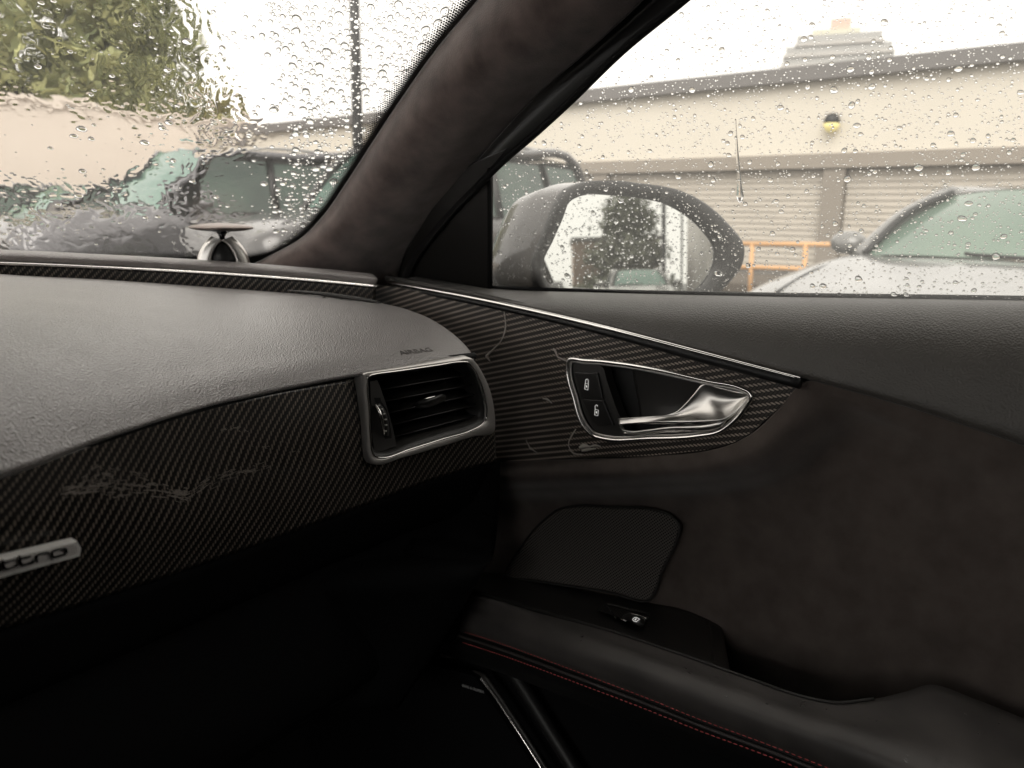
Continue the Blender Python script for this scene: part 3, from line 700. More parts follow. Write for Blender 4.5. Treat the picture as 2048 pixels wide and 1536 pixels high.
# badge
BADGEM = pbr('badge_silver', (.95, .93, .90), .3, metal=.2); BADGEF = pbr('badge_grey', (.62, .59, .57), .5)
q1, q2, q3 = hit(FBV, 2, 1152)[0], hit(FBV, 152, 1110)[0], hit(FBV, 78, 1096)[0]
bn = (q2 - q1).cross(q3 - q1)
if bn.dot(EYE - q1) < 0: bn = -bn
FB = Frame(q1 + bn.normalized() * .0025, q2 - q1, bn)
bd = [FB.uv(a, b, .003) for a, b in ((-112, 1142), (-112, 1182), (155, 1110), (158, 1092), (150, 1079))]
BADGE = bevel(panel('badge', bd, FB, BADGEM, DASH, w=.0045, thick=.004), .0006)
bdi = [FB.uv(a, b, .004) for a, b in ((-106, 1150), (-106, 1173), (149, 1105), (150, 1094), (145, 1087))]
panel('badge_field', bdi, FB, BADGEF, BADGE, w=.0048)
def bz(x, y): return FB.uv(x / 6.827, 1050 + y / 6.827, .0055)
O = bz(710, 455); ex = V(bz(930, 400)) - V(O); eyv = (V(bz(700, 335)) - V(O)) * .86
def gl(ox, pts): return [V(O) + ex * (ox + x) + eyv * y for x, y in pts]
G = {'o': [[(.12, .05), (.8, .05), (.92, .25), (.92, .7), (.8, .92), (.15, .92), (.04, .7), (.04, .25), (.12, .05)]],
     'r': [[(.1, 0), (.1, .75), (.25, .92), (.75, .92), (.82, .7)]],
     't': [[(.1, 1.25), (.1, .3), (.28, .05), (.75, .05), (.82, .3)], [(.1, .9), (.7, .9)]],
     'a': [[(.05, .92), (.65, .92), (.8, .75), (.8, .05), (.2, .05), (.05, .2), (.05, .4), (.2, .52), (.8, .52)]],
     'u': [[(.08, .92), (.08, .25), (.22, .05), (.8, .05), (.8, .92)]], 'q': [[(.8, -.4), (.8, .92), (.2, .92), (.05, .72), (.05, .25), (.2, .05), (.8, .05)]]}
x_ = 0.0
for ch in 'orttauq':
    for st in G[ch]:
        pp = [FB.p(q[0], q[1], .0054) for q in gl(x_, st)]
        tube('letter', pp, .00055, GLOSSB, BADGE, seg=6)
    x_ -= {'o': .98, 'r': .92, 't': .90, 'a': 1.0, 'u': 1.05, 'q': 1}[ch]
# air vent
va, vb, vc = at(721, 745, .585), at(946, 716, .664), at(738, 922, .590)
vn = (vb - va).cross(vc - va)
if vn.dot(EYE - va) < 0: vn = -vn
FV = Frame(va, vb - va, vn)
VENT = link('air_vent', None, None, DASH); VENT.matrix_world = Matrix.Translation(FV.px(860, 820)); bpy.context.view_layer.update()
def vz(x, y, w=0.0): return FV.uv(700 + x / 5.906, 680 + y / 5.906, w)
def vp(x, y, w=0.0): return FV.p(*vz(x, y, w), w)
OUT = [vz(x, y, .004) for x, y in ((130, 420), (127, 392), (150, 384), (300, 363), (500, 335), (900, 275), (1300, 222), (1428, 212), (1500, 280), (1580, 410), (1660, 600), (1705, 800), (1718, 960), (1712, 1062), (1450, 1145), (1000, 1285), (600, 1400), (340, 1474), (260, 1462), (215, 1415), (192, 1330), (170, 1000), (148, 700), (132, 480))]
INN = [vz(x, y, .004) for x, y in ((209, 470), (213, 440), (240, 420), (300, 405), (500, 378), (700, 350), (1050, 298), (1300, 262), (1390, 268), (1450, 330), (1530, 480), (1590, 680), (1612, 850), (1600, 940), (1550, 1000), (1440, 1062), (1100, 1165), (700, 1290), (360, 1388), (300, 1375), (262, 1320), (245, 1180), (225, 800), (205, 520))]
IN2 = [vz(x, y, .0) for x, y in ((236, 500), (240, 470), (265, 450), (320, 437), (500, 411), (700, 385), (1050, 335), (1290, 300), (1370, 305), (1415, 365), (1480, 500), (1530, 690), (1540, 850), (1525, 915), (1490, 955), (1400, 1000), (1100, 1090), (700, 1215), (370, 1330), (318, 1318), (285, 1275), (272, 1150), (255, 800), (235, 540))]
def cl(p, n=144): return [tuple(q) for q in cr(p, n, True)]
o_, i_, j_ = cl(OUT), cl(INN), cl(IN2)
ringmesh('vent_frame', [[FV.p(*q, -.004) for q in inset2(o_, -.0008)], [FV.p(*q, .0035) for q in o_], [FV.p(*q, .0048) for q in inset2(o_, .0012)], [FV.p(*q, .0042) for q in inset2(i_, -.0008)], [FV.p(*q, .003) for q in i_], [FV.p(*q, -.002) for q in inset2(i_, .0004)]], SILVERD, VENT)
tube('frame_edge', [FV.p(*q, .0042) for q in inset2(i_, -.0002)], .00075, CHROME, VENT, seg=6, closed=True)
ringmesh('vent_liner', [[FV.p(*q, .0018) for q in inset2(i_, .0006)], [FV.p(*q, .0005) for q in inset2(i_, .0022)], [FV.p(*q, -.002) for q in j_], [FV.p(*q, -.03) for q in inset2(j_, .001)]], GREYPL, VENT)
panel('vent_back', inset2(j_, .002), FV, RUBBER, VENT, w=-.030)
SP = [vz(x, y, -.003) for x, y in ((238, 490), (322, 472), (360, 560), (430, 770), (500, 1010), (552, 1248), (330, 1330), (285, 1300), (265, 1150), (248, 800))]
panel('side_plate', SP, FV, GREYPL, VENT, w=-.003, thick=.02)
for (x0, y0), (x1, y1) in zip(((375, 572), (430, 706), (468, 846), (508, 986), (540, 1127)), ((1430, 395), (1470, 512), (1505, 627), (1530, 745), (1535, 868))):
    a, b_ = vp(x0, y0, -.006), vp(x1, y1, -.006)
    bk = FV.n * -.016 + FV.v * .004
    lv = patch('louver', [[a, (a + b_) / 2, b_], [a + bk * .02 + FV.v * -.0007, (a + b_) / 2 + bk * .02 + FV.v * -.0007, b_ + bk * .02 + FV.v * -.0007], [a + bk, (a + b_) / 2 + bk, b_ + bk]], 4, 5, SATIN, VENT)
    solid(lv, .0011)
tab = [[vp(x, y, w) for x, y, w in rr] for rr in ([(752, 770, -.002), (800, 720, .002), (880, 690, .004), (1000, 660, .004), (1090, 636, .002), (1138, 660, -.002)],
       [(765, 785, -.001), (815, 752, .004), (890, 725, .0065), (1000, 695, .0065), (1085, 670, .004), (1136, 680, -.001)],
       [(790, 800, -.002), (830, 790, .003), (900, 775, .0055), (1000, 745, .0055), (1080, 712, .003), (1132, 700, -.002)],
       [(800, 805, -.006), (840, 815, -.002), (905, 810, -.001), (1000, 780, -.001), (1080, 735, -.002), (1130, 705, -.006)])]
tb = patch('vane_tab', tab, 26, 14, SATIN, VENT, thick=.002)
tube('tab_trim', [vp(x, y, .0068) for x, y in ((880, 695), (950, 680), (1010, 662))], [.0003, .0007, .0003], CHROME, tb, seg=5, n=10)
panel('wheel_slot', [vz(x, y, -.0025) for x, y in ((285, 682), (360, 680), (365, 720), (440, 830), (492, 1110), (490, 1160), (412, 1168), (400, 1120), (375, 1000), (320, 800))], FV, RUBBER, VENT, w=-.0025)
tw = [[vp(x, y, w) for x, y, w in rr] for rr in ([(298, 760, -.002), (345, 845, .002), (380, 950, .0035), (395, 1040, .002), (402, 1130, -.002)],
      [(325, 752, -.001), (385, 830, .0035), (418, 940, .0052), (432, 1040, .0035), (430, 1132, -.001)], [(352, 748, -.002), (415, 825, .002), (450, 935, .0035), (462, 1035, .002), (458, 1130, -.002)])]
wh = patch('thumbwheel', tw, 30, 10, SATIN, VENT, thick=.0015)
tube('wheel_rim', [vp(x, y, w) for x, y, w in tw and [(298, 760, -.001), (345, 845, .003), (380, 950, .0045), (395, 1040, .003), (404, 1120, 0)]], [.0008, .0014, .0016, .0012, .0005], CHROME, wh, seg=8, n=24)
for x, y, w in ((340, 772, .001), (375, 815, .003), (402, 872, .0045), (420, 938, .0056), (425, 1005, .005), (420, 1076, .003)):
    tube('wheel_rib', [vp(x - 8, y + 2, w), vp(x + 12, y - 1, w)], .0007, SILVERD, wh, seg=6)
bm = bmesh.new(); bm.from_mesh(FASC.data)
def inside(q, poly):
    c = False; k = len(poly)
    for i in range(k):
        (x1, y1), (x2, y2) = poly[i], poly[i - 1]
        if (y1 > q[1]) != (y2 > q[1]) and q[0] < (x2 - x1) * (q[1] - y1) / (y2 - y1) + x1: c = not c
    return c
hole_ = inset2(o_, .003)
def fuv(p): d = p - FV.o; return (d.dot(FV.u), d.dot(FV.v))
bmesh.ops.delete(bm, geom=[f for f in bm.faces if f.calc_center_median().x > 0 and inside(fuv(f.calc_center_median()), hole_)], context='FACES')
bm.to_mesh(FASC.data); bm.free()
# demister slot at the pad's far corner
dm = [(575, 587, .868), (640, 594, .855), (700, 602, .842), (740, 608, .832), (762, 612, .826)]
tube('demister_outlet', [at(a, b - 1, d) + V((0, 0, .003)) for a, b, d in dm], [.0006, .0022, .003, .0024, .0006], GREYPL, DASH, n=30, seg=8)
tube('demister_gap', [at(a, b + 6, d - .016) + V((0, 0, .0015)) for a, b, d in dm[1:4]], [.0006, .0025, .0008], RUBBER, DASH, n=20, seg=8)
for a, b, d in ((645, 601, .845), (678, 606, .838), (712, 611, .830)):
    tube('demister_rib', [at(a - 6, b + 3, d - .012) + V((0, 0, .002)), at(a + 6, b - 2, d) + V((0, 0, .003))], .0009, GREYPL, DASH, seg=6)
# cowl roll, bright line and carbon band in front of the pad, wrapping towards the door
cw = [(0, 527, .955), (200, 535, .945), (400, 545, .925), (560, 556, .905), (670, 565, .89), (752, 573, .875)]
CW = [at(*q) for q in cw]; CW = [V((XL, CW[0].y + .02, CW[0].z)), V((-.4, CW[0].y + .045, CW[0].z)), V((0, CW[0].y + .03, CW[0].z))] + CW
tube('bright_line', [p + V((0, -.002, 0)) for p in CW], .0021, CHROME, DASH, n=80, seg=8)
patch('cowl_roll', [[p + V((0, .0, .0025)) for p in CW], [p + V((0, -.003, .008)) for p in CW], [p + V((.001, .006, .0130)) for p in CW], [p + V((.006, .022, .0125)) for p in CW], [p + V((.018, .045, .002)) for p in CW], [p + V((.03, .07, -.03)) for p in CW]], 90, 22, LEATHER, DASH, thick=.002, face=V((0, .5, 1.6)))
patch('carbon_band', [[p + V((0, .001, -.0015)) for p in CW], [p + V((0, .002, -.012)) for p in CW], [p + V((0, .0, -.045)) for p in CW]], 90, 8, CARB_DASH, DASH, thick=.002)
# tweeter lens
tc_ = at(447, 520, .945); tz = tc_.z
TW = link('tweeter', None, None, DASH); TW.matrix_world = Matrix.Translation(tc_); bpy.context.view_layer.update()
s_ = .945 / FPX * 1.05
DISC = pbr('lens_aluminium', (.34, .29, .27), .38, metal=.8)
lathe('lens_disc', [(.001, .0325), (.016, .0330), (.0315, .0345), (.0345, .0355), (.0345, .0372), (.030, .0388), (.016, .0408), (.001, .0414)], tc_, DISC, TW, 40)
lathe('lens_underside', [(.003, .0300), (.010, .0318), (.022, .0328), (.030, .0338), (.010, .0340)], tc_, GLOSSB, TW, 30)
lathe('lens_neck', [(.0035, .020), (.0030, .026), (.0065, .0318)], tc_, GLOSSB, TW, 20)
lathe('tweeter_cone', [(.0165, -.006), (.0160, .003), (.0130, .011), (.0085, .018), (.0035, .0225), (.001, .024)], tc_, BLACK, TW, 24)
sd = V((math.cos(YAW - R(20)), -math.sin(YAW - R(20)), 0)); fd = V((-sd.y, sd.x, 0))
for s in (-1, 1):
    oarc = [(.0275, -.006), (.0255, .004), (.0215, .013), (.0160, .0205), (.0095, .0265)]; iarc = [(.0150, -.006), (.0140, .003), (.0110, .0115), (.0060, .0190), (.0005, .0232)]
    lg = patch('tweeter_leg', [[tc_ + sd * (s * a) + fd * .004 + V((0, 0, z)) for a, z in oarc], [tc_ + sd * (s * a) - fd * .011 + V((0, 0, z)) for a, z in oarc], [tc_ + sd * (s * (a + c) / 2) - fd * .0135 + V((0, 0, (z + w) / 2)) for (a, z), (c, w) in zip(oarc, iarc)], [tc_ + sd * (s * a) - fd * .0145 + V((0, 0, z)) for a, z in iarc], [tc_ + sd * (s * a) + fd * .004 + V((0, 0, z)) for a, z in iarc]], 20, 14, SILVER, TW, face=tc_ + V((-.3, -.6, .05)))
# glovebox and the dark lower dash
FBp = [at(*q) for q in fb]; a = FBp[0]; FBx = [V((XL, a.y, a.z)), V((-.4, a.y - .008, a.z))] + FBp
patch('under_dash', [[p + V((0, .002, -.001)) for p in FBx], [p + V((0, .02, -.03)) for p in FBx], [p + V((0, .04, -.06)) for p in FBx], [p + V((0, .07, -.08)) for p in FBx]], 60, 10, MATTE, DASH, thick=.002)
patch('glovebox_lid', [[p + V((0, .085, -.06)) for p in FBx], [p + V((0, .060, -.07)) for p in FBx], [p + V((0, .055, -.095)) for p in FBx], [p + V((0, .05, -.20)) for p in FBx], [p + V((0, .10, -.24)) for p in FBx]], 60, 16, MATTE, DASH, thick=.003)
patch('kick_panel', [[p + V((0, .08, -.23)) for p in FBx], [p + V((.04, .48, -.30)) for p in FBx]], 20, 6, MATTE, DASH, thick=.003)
re_ = [(993, 923), (991, 1000), (984, 1085), (958, 1150), (915, 1225), (862, 1310), (790, 1420)]
patch('dash_side_shade_cover', [[onx(a - 330, b_ + 40, .36) + V((0, .02 if b_ > 1100 else .09, 0)) for a, b_ in re_], [onx(a - 120, b_ + 12, .42 if b_ > 1100 else .485) + V((0, 0 if b_ > 1100 else .05, 0)) for a, b_ in re_], [onx(a - 25, b_, .445 if b_ > 1100 else .525) for a, b_ in re_], [onx(a, b_, .46 if b_ > 1100 else .54) for a, b_ in re_], [onx(a - 2, b_, .465 if b_ > 1100 else .545) + V((0, .10, 0)) for a, b_ in re_]], 24, 24, MATTE, DASH, thick=.002)  # dark sheet added over the armrest's front end where it fades into shade
# ---------------- rest of the cabin (headliner, seats, doors behind the camera) and the outer skin
CAB = thing('car_shell', 'cabin shell of the car: headliner, seats, floor and grey outer panels around the dashboard', 'car body', (-.13, -.6, .2))
LINER = pbr('headliner', (.05, .045, .04), .95); CARPET = pbr('black_carpet', (.008, .008, .008), .95, bump=('noise', 400, .6, .003))
SEATM = pbr('black_seat_leather', (.015, .014, .014), .55)
OPAQUE_PANE = pbr('opaque_dark_pane', (.01, .012, .011), .03, spec=.5)  # opaque rear panes, darkness made up to cut light from behind
CARPAINT = pbr('own_grey_paint', (.11, .105, .10), .22, metal=.3, coat=.8)
fr_ = [V((.575, .40, 1.388)), jt + V((0, -.02, .004)), V((-.4, jt.y + .04, jt.z + .014)), V((-.80, jt.y - .16, jt.z + .004))]
hd = [[V((.53, .22, 1.338)), V((.3, .25, 1.385)), V((-.35, .25, 1.395)), V((-.80, .22, 1.345))], [V((.505, -.4, 1.345)), V((.28, -.4, 1.395)), V((-.4, -.4, 1.40)), V((-.77, -.4, 1.35))], [V((.49, -1.3, 1.335)), V((.28, -1.3, 1.385)), V((-.4, -1.3, 1.39)), V((-.75, -1.3, 1.34))]]
patch('headliner', [fr_] + hd, 20, 20, LINER, CAB, thick=.02)
patch('roof_side', [[V((.53, .24, 1.328)), V((.505, -.4, 1.335)), V((.49, -1.3, 1.325))], [V((.50, .24, 1.355)), V((.48, -.4, 1.365)), V((.465, -1.3, 1.355))]], 12, 4, LINER, CAB, thick=.02)
box('floor_pan', (-.92, -2.2, .14), (.64, 1.1, .20), CARPET, CAB)
box('firewall', (-.92, .92, .2), (.66, .95, 1.0), CARPET, CAB)
box('driver_door', (-.92, -.45, .2), (-.84, .75, 1.05), SEATM, CAB, .02)
box('rear_door_panel', (-.92, -2.0, .2), (-.84, -.46, 1.06), SEATM, CAB, .02)
box('rear_door_panel', (.585, -2.0, .2), (.66, -.30, 1.05), SEATM, CAB, .02)
box('door_base', (.628, -.295, .2), (.66, .80, .93), SEATM, CAB)
patch('centre_pillar', [[V((.645, -.26, 1.04)), V((.52, -.36, 1.34))], [V((.645, -.40, 1.04)), V((.52, -.44, 1.34))]], 4, 4, LINER, CAB, thick=.03)
patch('centre_pillar', [[V((-.9, -.26, 1.04)), V((-.78, -.36, 1.34))], [V((-.9, -.40, 1.04)), V((-.78, -.44, 1.34))]], 4, 4, LINER, CAB, thick=.03)
patch('opaque_rear_quarter_glass', [[V((.655, -.40, 1.045)), V((.655, -1.2, 1.06)), V((.62, -1.75, 1.08))], [V((.53, -.44, 1.33)), V((.51, -1.2, 1.32)), V((.56, -1.6, 1.2))]], 12, 5, OPAQUE_PANE, CAB, thick=.004)
patch('opaque_rear_quarter_glass', [[V((-.905, -.40, 1.045)), V((-.905, -1.2, 1.06)), V((-.88, -1.75, 1.08))], [V((-.79, -.44, 1.33)), V((-.77, -1.2, 1.32)), V((-.82, -1.6, 1.2))]], 12, 5, OPAQUE_PANE, CAB, thick=.004)
patch('opaque_rear_window', [[V((-.75, -1.3, 1.335)), V((-.13, -1.3, 1.39)), V((.49, -1.3, 1.33))], [V((-.88, -2.1, 1.09)), V((-.13, -2.2, 1.10)), V((.62, -2.1, 1.09))]], 12, 6, OPAQUE_PANE, CAB, thick=.004)  # unseen pane, added opaque to keep rear light out of the cabin
for x in (.32, -.52):
    st = box('front_seat', (x - .25, -.62, .30), (x + .25, -.10, .50), SEATM, CAB, .05)
    patch('seat_back', [[V((x - .25, -.62, .48)), V((x, -.57, .48)), V((x + .25, -.62, .48))], [V((x - .26, -.72, .8)), V((x, -.68, .8)), V((x + .26, -.72, .8))], [V((x - .2, -.82, 1.1)), V((x, -.8, 1.12)), V((x + .2, -.82, 1.1))]], 12, 12, SEATM, CAB, thick=.10)
    box('headrest', (x - .13, -.92, 1.10), (x + .13, -.80, 1.26), SEATM, CAB, .03)
box('rear_seat', (-.86, -1.9, .3), (.6, -1.35, .55), SEATM, CAB, .05); box('rear_backrest', (-.86, -2.05, .5), (.6, -1.88, 1.10), SEATM, CAB, .05)
ys = [1.9, 1.2, .85, .3, -.5, -1.5, -2.5, -3.1]
def skin(dx, z): return [V((x_ + dx, y, z + dz)) for y, x_, dz in zip(ys, [.62, .70, .71, .715, .72, .73, .70, .60], [-.12, -.05, -.012, 0, .005, .015, .02, .0])]
patch('outer_side', [skin(-.02, 1.045), skin(.03, .98), skin(.06, .80), skin(.055, .55), skin(.03, .25)], 50, 20, CARPAINT, CAB, thick=.01, face=V((5, 0, 1)))
patch('hood', [[V((-.90, 1.25, 1.0)), V((-.3, 1.42, 1.02)), V((.3, 1.33, 1.02)), V((.66, 1.02, .99))], [V((-.85, 1.8, .93)), V((-.3, 1.9, .96)), V((.3, 1.85, .96)), V((.64, 1.7, .92))], [V((-.7, 2.45, .78)), V((-.3, 2.55, .80)), V((.2, 2.5, .80)), V((.5, 2.4, .76))]], 24, 16, CARPAINT, CAB, thick=.02, face=V((0, 2, 3)))

# ================================================================== outdoors
ASPH = pbr('wet_asphalt', (.060, .058, .055), .35, spec=.5, var=(.045, .043, .042), vscale=.8, roughvar=.25, bump=('noise', 60, .2, .01))
gr_ = mesh('ground', [(-400, -400, 0), (400, -400, 0), (400, 400, 0), (-400, 400, 0)], [(0, 1, 2, 3)], ASPH); tag(gr_, kind='structure')
LINEM = pbr('worn_white_paint', (.6, .58, .54), .6, var=(.35, .34, .32), vscale=3)
for i, y in enumerate((-.6, 2.05, 4.75, 7.45, 10.15, 12.85)):
    lab = ('white painted stall line beside the driver side of the wet pale silver sedan', 'white painted stall line between the pale silver sedan and the empty stall', 'white painted stall line between the empty stall and the dark off-road car', 'white painted stall line between the dark and the silver off-road cars', 'white painted stall line between the silver off-road car and the grey sedan', 'white painted stall line between the grey sedan and the far pale sedan')[i]
    tag(mesh('stall_line', [(4.0, y - .05, .004), (8.8, y - .05, .004), (8.8, y + .05, .004), (4.0, y + .05, .004)], [(0, 1, 2, 3)], LINEM), lab, 'road marking', 'stall lines of the car park')
# garage building along the car park
CREAM = pbr('cream_render', (.67, .62, .535), .85, var=(.63, .58, .50), vscale=.35, bump=('noise', 30, .2, .01))
PINK = pbr('pinkish_cream_render', (.80, .71, .62), .85, var=(.76, .67, .585), vscale=.3)
COPE = pbr('grey_brown_coping', (.155, .145, .14), .6); HEAD = pbr('taupe_beam', (.27, .235, .195), .7)
SIDE = pbr('taupe_lap_siding', (.47, .425, .365), .75, var=(.43, .39, .335), vscale=1.5); POST = pbr('grey_brown_post', (.24, .21, .175), .75)
GX = 17.5
GB = thing('garage_building', 'long cream garage building with dark coping, taupe beam and siding doors', 'building', (GX + 3, 0, 0))
box('wall', (GX, -70, 2.52), (GX + 6, 31.9, 4.02), CREAM, GB)
box('coping', (GX - .25, -70.2, 4.02), (GX + 6.2, 31.7, 4.32), COPE, GB)
box('beam', (GX - .12, -70, 2.22), (GX + 5.9, 31.8, 2.52), HEAD, GB)
box('back_wall', (GX + .5, -70, 0), (GX + 5.9, 31.8, 2.2), POST, GB)
pw = 6.0; y = 5.75 - pw * 12; k = 0
lap = None
while y < 31:
    box('post', (GX - .06, y - .22, 0), (GX + .3, y + .22, 2.22), POST, GB)
    if y + pw < 33:
        nl = 17; vs = []; fs = []; hgt = 2.2 / nl
        for q in range(nl):
            z0_ = q * hgt; vs += [(0, .24, z0_), (0, pw - .24, z0_), (.035, pw - .24, z0_ + hgt), (.035, .24, z0_ + hgt)]; b0 = 4 * q; fs.append((b0, b0 + 1, b0 + 2, b0 + 3))
            if q: fs.append((b0 - 1, b0 - 2, b0 + 1, b0))
        dr = mesh('garage_door', [(GX + .12 + a, y + b, c) for a, b, c in vs], fs, SIDE, GB)
    y += pw
box('wing_wall', (-14, 32, 0), (GX + 5.9, 40, 4.75), PINK, GB)
box('wing_coping', (-14.2, 31.85, 4.75), (GX + 6.1, 40.2, 4.92), PINK, GB)
# wall lamp
LAMPY = pbr('yellow_lamp_glass', (.78, .70, .32), .4, emis=((1, .80, .25), .22)); LAMPB = pbr('lamp_black', (.015, .015, .015), .5)
lpt = onx(1663, 248, GX - .18)
WL = thing('wall_lamp', 'round yellow glowing lamp under a black hood on the cream garage wall', 'lamp', (GX - .02, lpt.y, lpt.z))
lathe('lamp_hood', [(.03, .22), (.10, .20), (.15, .12), (.165, .03), (.14, .015)], lpt, LAMPB, WL, 20)
lathe('lamp_glass', [(.02, -.16), (.09, -.14), (.15, -.06), (.16, .01), (.05, .02)], lpt, LAMPY, WL, 20)
box('lamp_bracket', (GX - .2, lpt.y - .05, lpt.z + .1), (GX + .01, lpt.y + .05, lpt.z + .2), LAMPB, WL)
# orange railing
ORANGE = pbr('orange_railing_paint', (.66, .38, .18), .5)
rx = 11.0
RL = thing('orange_railing', 'low orange pipe railing in front of the garage doors', 'railing', (rx, 4.0, 0))
ra, rb = onx(1440, 487, rx), onx(1650, 489, rx); rc, rd_ = onx(1440, 533, rx), onx(1700, 540, rx)
tube('rail', [ra, rb + (rb - ra) * .4], .033, ORANGE, RL, seg=8); tube('rail', [rc, rd_], .033, ORANGE, RL, seg=8)
for px_ in (1440, 1505, 1612, 1720):
    p = onx(px_, 488, rx); tube('post', [p, V((rx, p.y - .02, 0))], .035, ORANGE, RL, seg=8)
KERB = pbr('brown_kerb', (.10, .08, .06), .8, var=(.07, .055, .04), vscale=2)
tag(box('planting_strip', (11.3, -8, 0), (13.5, 20, .16), KERB, None, .03), kind='structure')
# tower beyond the roofs; rain haze is put into its pale colours
TOWC = pbr('pale_concrete', (.50, .48, .45), .85, var=(.45, .43, .41), vscale=.1); TOWG = pbr('haze_pale_window_band', (.36, .355, .34), .4); TOWR = pbr('red_plant_room', (.62, .45, .38), .8); TOWY = pbr('pale_yellow_parapet', (.58, .56, .46), .8)
tcn_ = at(1655, 300, 230); tb_ = thing('apartment_tower', 'pale high-rise tower with stepped top and red plant room behind the garage roof', 'building', (tcn_.x, tcn_.y, 0), R(108))
bpy.context.view_layer.update()
def tpart(name, lo, hi, m): 
    o = box(name, lo, hi, m); o.parent = tb_; return o
for k in range(18):
    z = 2.55 * k + 1; top_ = k >= 16
    wdt = 1.04 * (12.6 if k < 16 else (12.0, 9.6)[k - 16])
    if k > 8:
        tpart('floor_slab', (-wdt * 1.06, -7.5, z), (wdt * 1.02, 8, z + .8), TOWC)
        tpart('window_band', (-wdt, -7, z + .8), (wdt * .98, 7.5, z + 2.55), TOWG)
        for q in range(5): 
            xx = -wdt + (q + .5) * wdt * 2 / 5 - .5; tpart('mullion_pier', (xx, -7.3, z + .8), (xx + 1.2 + (q % 2), -6.9, z + 2.55), TOWC)
tpart('tower_base', (-12, -6.8, 0), (12, 7.2, 21), TOWC)
tpart('parapet', (-5.0, -6, 46.9), (6.4, 6, 48.4), TOWY); tpart('plant_room', (-2.6, -4, 48.4), (2.2, 4, 51.2), TOWR)
# lamp post seen through the windshield
LP = thing('lamp_post', 'tall dark grey lamp post standing beyond the parked cars', 'lamp post', (0, 0, 0))
p = at(716, 300, 15.5); LP.location = (p.x, p.y, 0); bpy.context.view_layer.update()
POLE = pbr('dark_steel_pole', (.05, .05, .05), .5)
tube('pole', [V((p.x, p.y, 0)), V((p.x, p.y, 8.5))], [.115, .075], POLE, LP, seg=12)
lathe('pole_base', [(.2, 0), (.2, .5), (.13, .55), (.12, .6)], V((p.x, p.y, 0)), POLE, LP, 12)
box('lamp_head', (p.x - .7, p.y - .15, 8.4), (p.x + .12, p.y + .15, 8.6), POLE, LP, .04)

# ---------------- trees
def leafmat(name, c1, c2):
    m, t, b = nodes(name); oi = N(t, 'ShaderNodeNewGeometry'); rp = N(t, 'ShaderNodeValToRGB')
    rp.color_ramp.elements[0].color = (*c1, 1); rp.color_ramp.elements[1].color = (*c2, 1)
    t.links.new(oi.outputs['Random Per Island'], rp.inputs[0]); t.links.new(rp.outputs[0], b.inputs['Base Color'])
    b.inputs['Roughness'].default_value = .6; b.inputs['Transmission Weight'].default_value = 0.0; return m
LEAF = leafmat('broad_leaves', (.17, .20, .085), (.44, .45, .21)); LEAFY = leafmat('yellowing_leaves', (.24, .24, .08), (.44, .40, .17)); NEEDLE = leafmat('dark_conifer', (.07, .08, .05), (.16, .17, .11))
BARK = pbr('bark', (.08, .06, .045), .9, bump=('noise', 20, .6, .03))
def tree(name, label, loc, h, crown, nclump, nleaf, ls, mat, seed, cone=False, group=None, trunk=None):
    """crown = (rx, ry, z0, z1); clumps of leaf faces spread through the crown"""
    rnd = random.Random(seed); T = thing(name, label, 'tree', loc, 0, group); L = V(loc)
    rx_, ry_, za, zb = crown; vs = []; fs = []; tips = []
    for c in range(nclump):
        while True:
            x, y, z = rnd.uniform(-1, 1), rnd.uniform(-1, 1), rnd.uniform(-1, 1)
            if cone:
                zz_ = (z + 1) / 2; lim_ = (1 - zz_) ** .7 * (.75 + .25 * math.sin(zz_ * 22)) + .04
                if math.hypot(x, y) <= lim_: break
            elif x * x + y * y + z * z < 1 and x * x + y * y + z * z > rnd.random() * .6: break
        ctr_ = L + V((x * rx_, y * ry_, (za + zb) / 2 + z * (zb - za) / 2)); tips.append(ctr_); cr_ = rnd.uniform(.5, 1.2) * min(rx_, ry_) * .20
        for l in range(nleaf):
            d = V((rnd.gauss(0, 1), rnd.gauss(0, 1), rnd.gauss(0, .8))) * cr_ * .6; p = ctr_ + d
            n_ = V((rnd.gauss(0, 1), rnd.gauss(0, 1), rnd.gauss(.5, 1))).normalized(); a = n_.orthogonal().normalized(); a.rotate(Matrix.Rotation(rnd.uniform(0, 6.3), 3, n_)); b_ = n_.cross(a); s = ls * rnd.uniform(.6, 1.4)
            k_ = len(vs); vs += [p - a * s, p + b_ * s * .45, p + a * s, p - b_ * s * .45]; fs.append((k_, k_ + 1, k_ + 2, k_ + 3))
    mesh('crown', vs, fs, mat, T)
    tr = trunk or h * .022
    tk = tube('trunk', [L, L + V((rnd.uniform(-.1, .1), rnd.uniform(-.1, .1), h * .4)), L + V((0, 0, h * .9))], [tr, tr * .7, tr * .2], BARK, T, seg=8, n=10)
    for q in range(10):
        e = rnd.choice(tips); z = min(h * .8, max(h * .2, e.z - L.z - abs(e.x - L.x) * .6)); tube('limb', [L + V((0, 0, z)), (L + V((0, 0, z)) + e) / 2 + V((0, 0, .2)), e], [tr * .4, tr * .25, tr * .06], BARK, T, seg=6, n=6)
    return T
pt = at(120, 60, 41)
tree('broadleaf_tree', 'large green broadleaf tree rising behind the pinkish wing wall', (pt.x - 1.0, pt.y + 3, 0), 15, (7.4, 5.0, 3.6, 17), 250, 90, .32, LEAF, 1)
pt = at(335, 90, 43)
tree('broadleaf_tree', 'thinner green tree with sparse edge beside the larger tree', (pt.x, pt.y + 3, 0), 12, (2.7, 2.6, 3.8, 13.0), 60, 75, .28, LEAF, 2)
pt = at(430, 205, 44)
tree('small_tree', 'small yellowing tree peeking over the garage roof beside the green trees', (pt.x, pt.y, 0), 7, (1.35, 1.4, 3.0, 7.4), 34, 70, .22, LEAFY, 3)

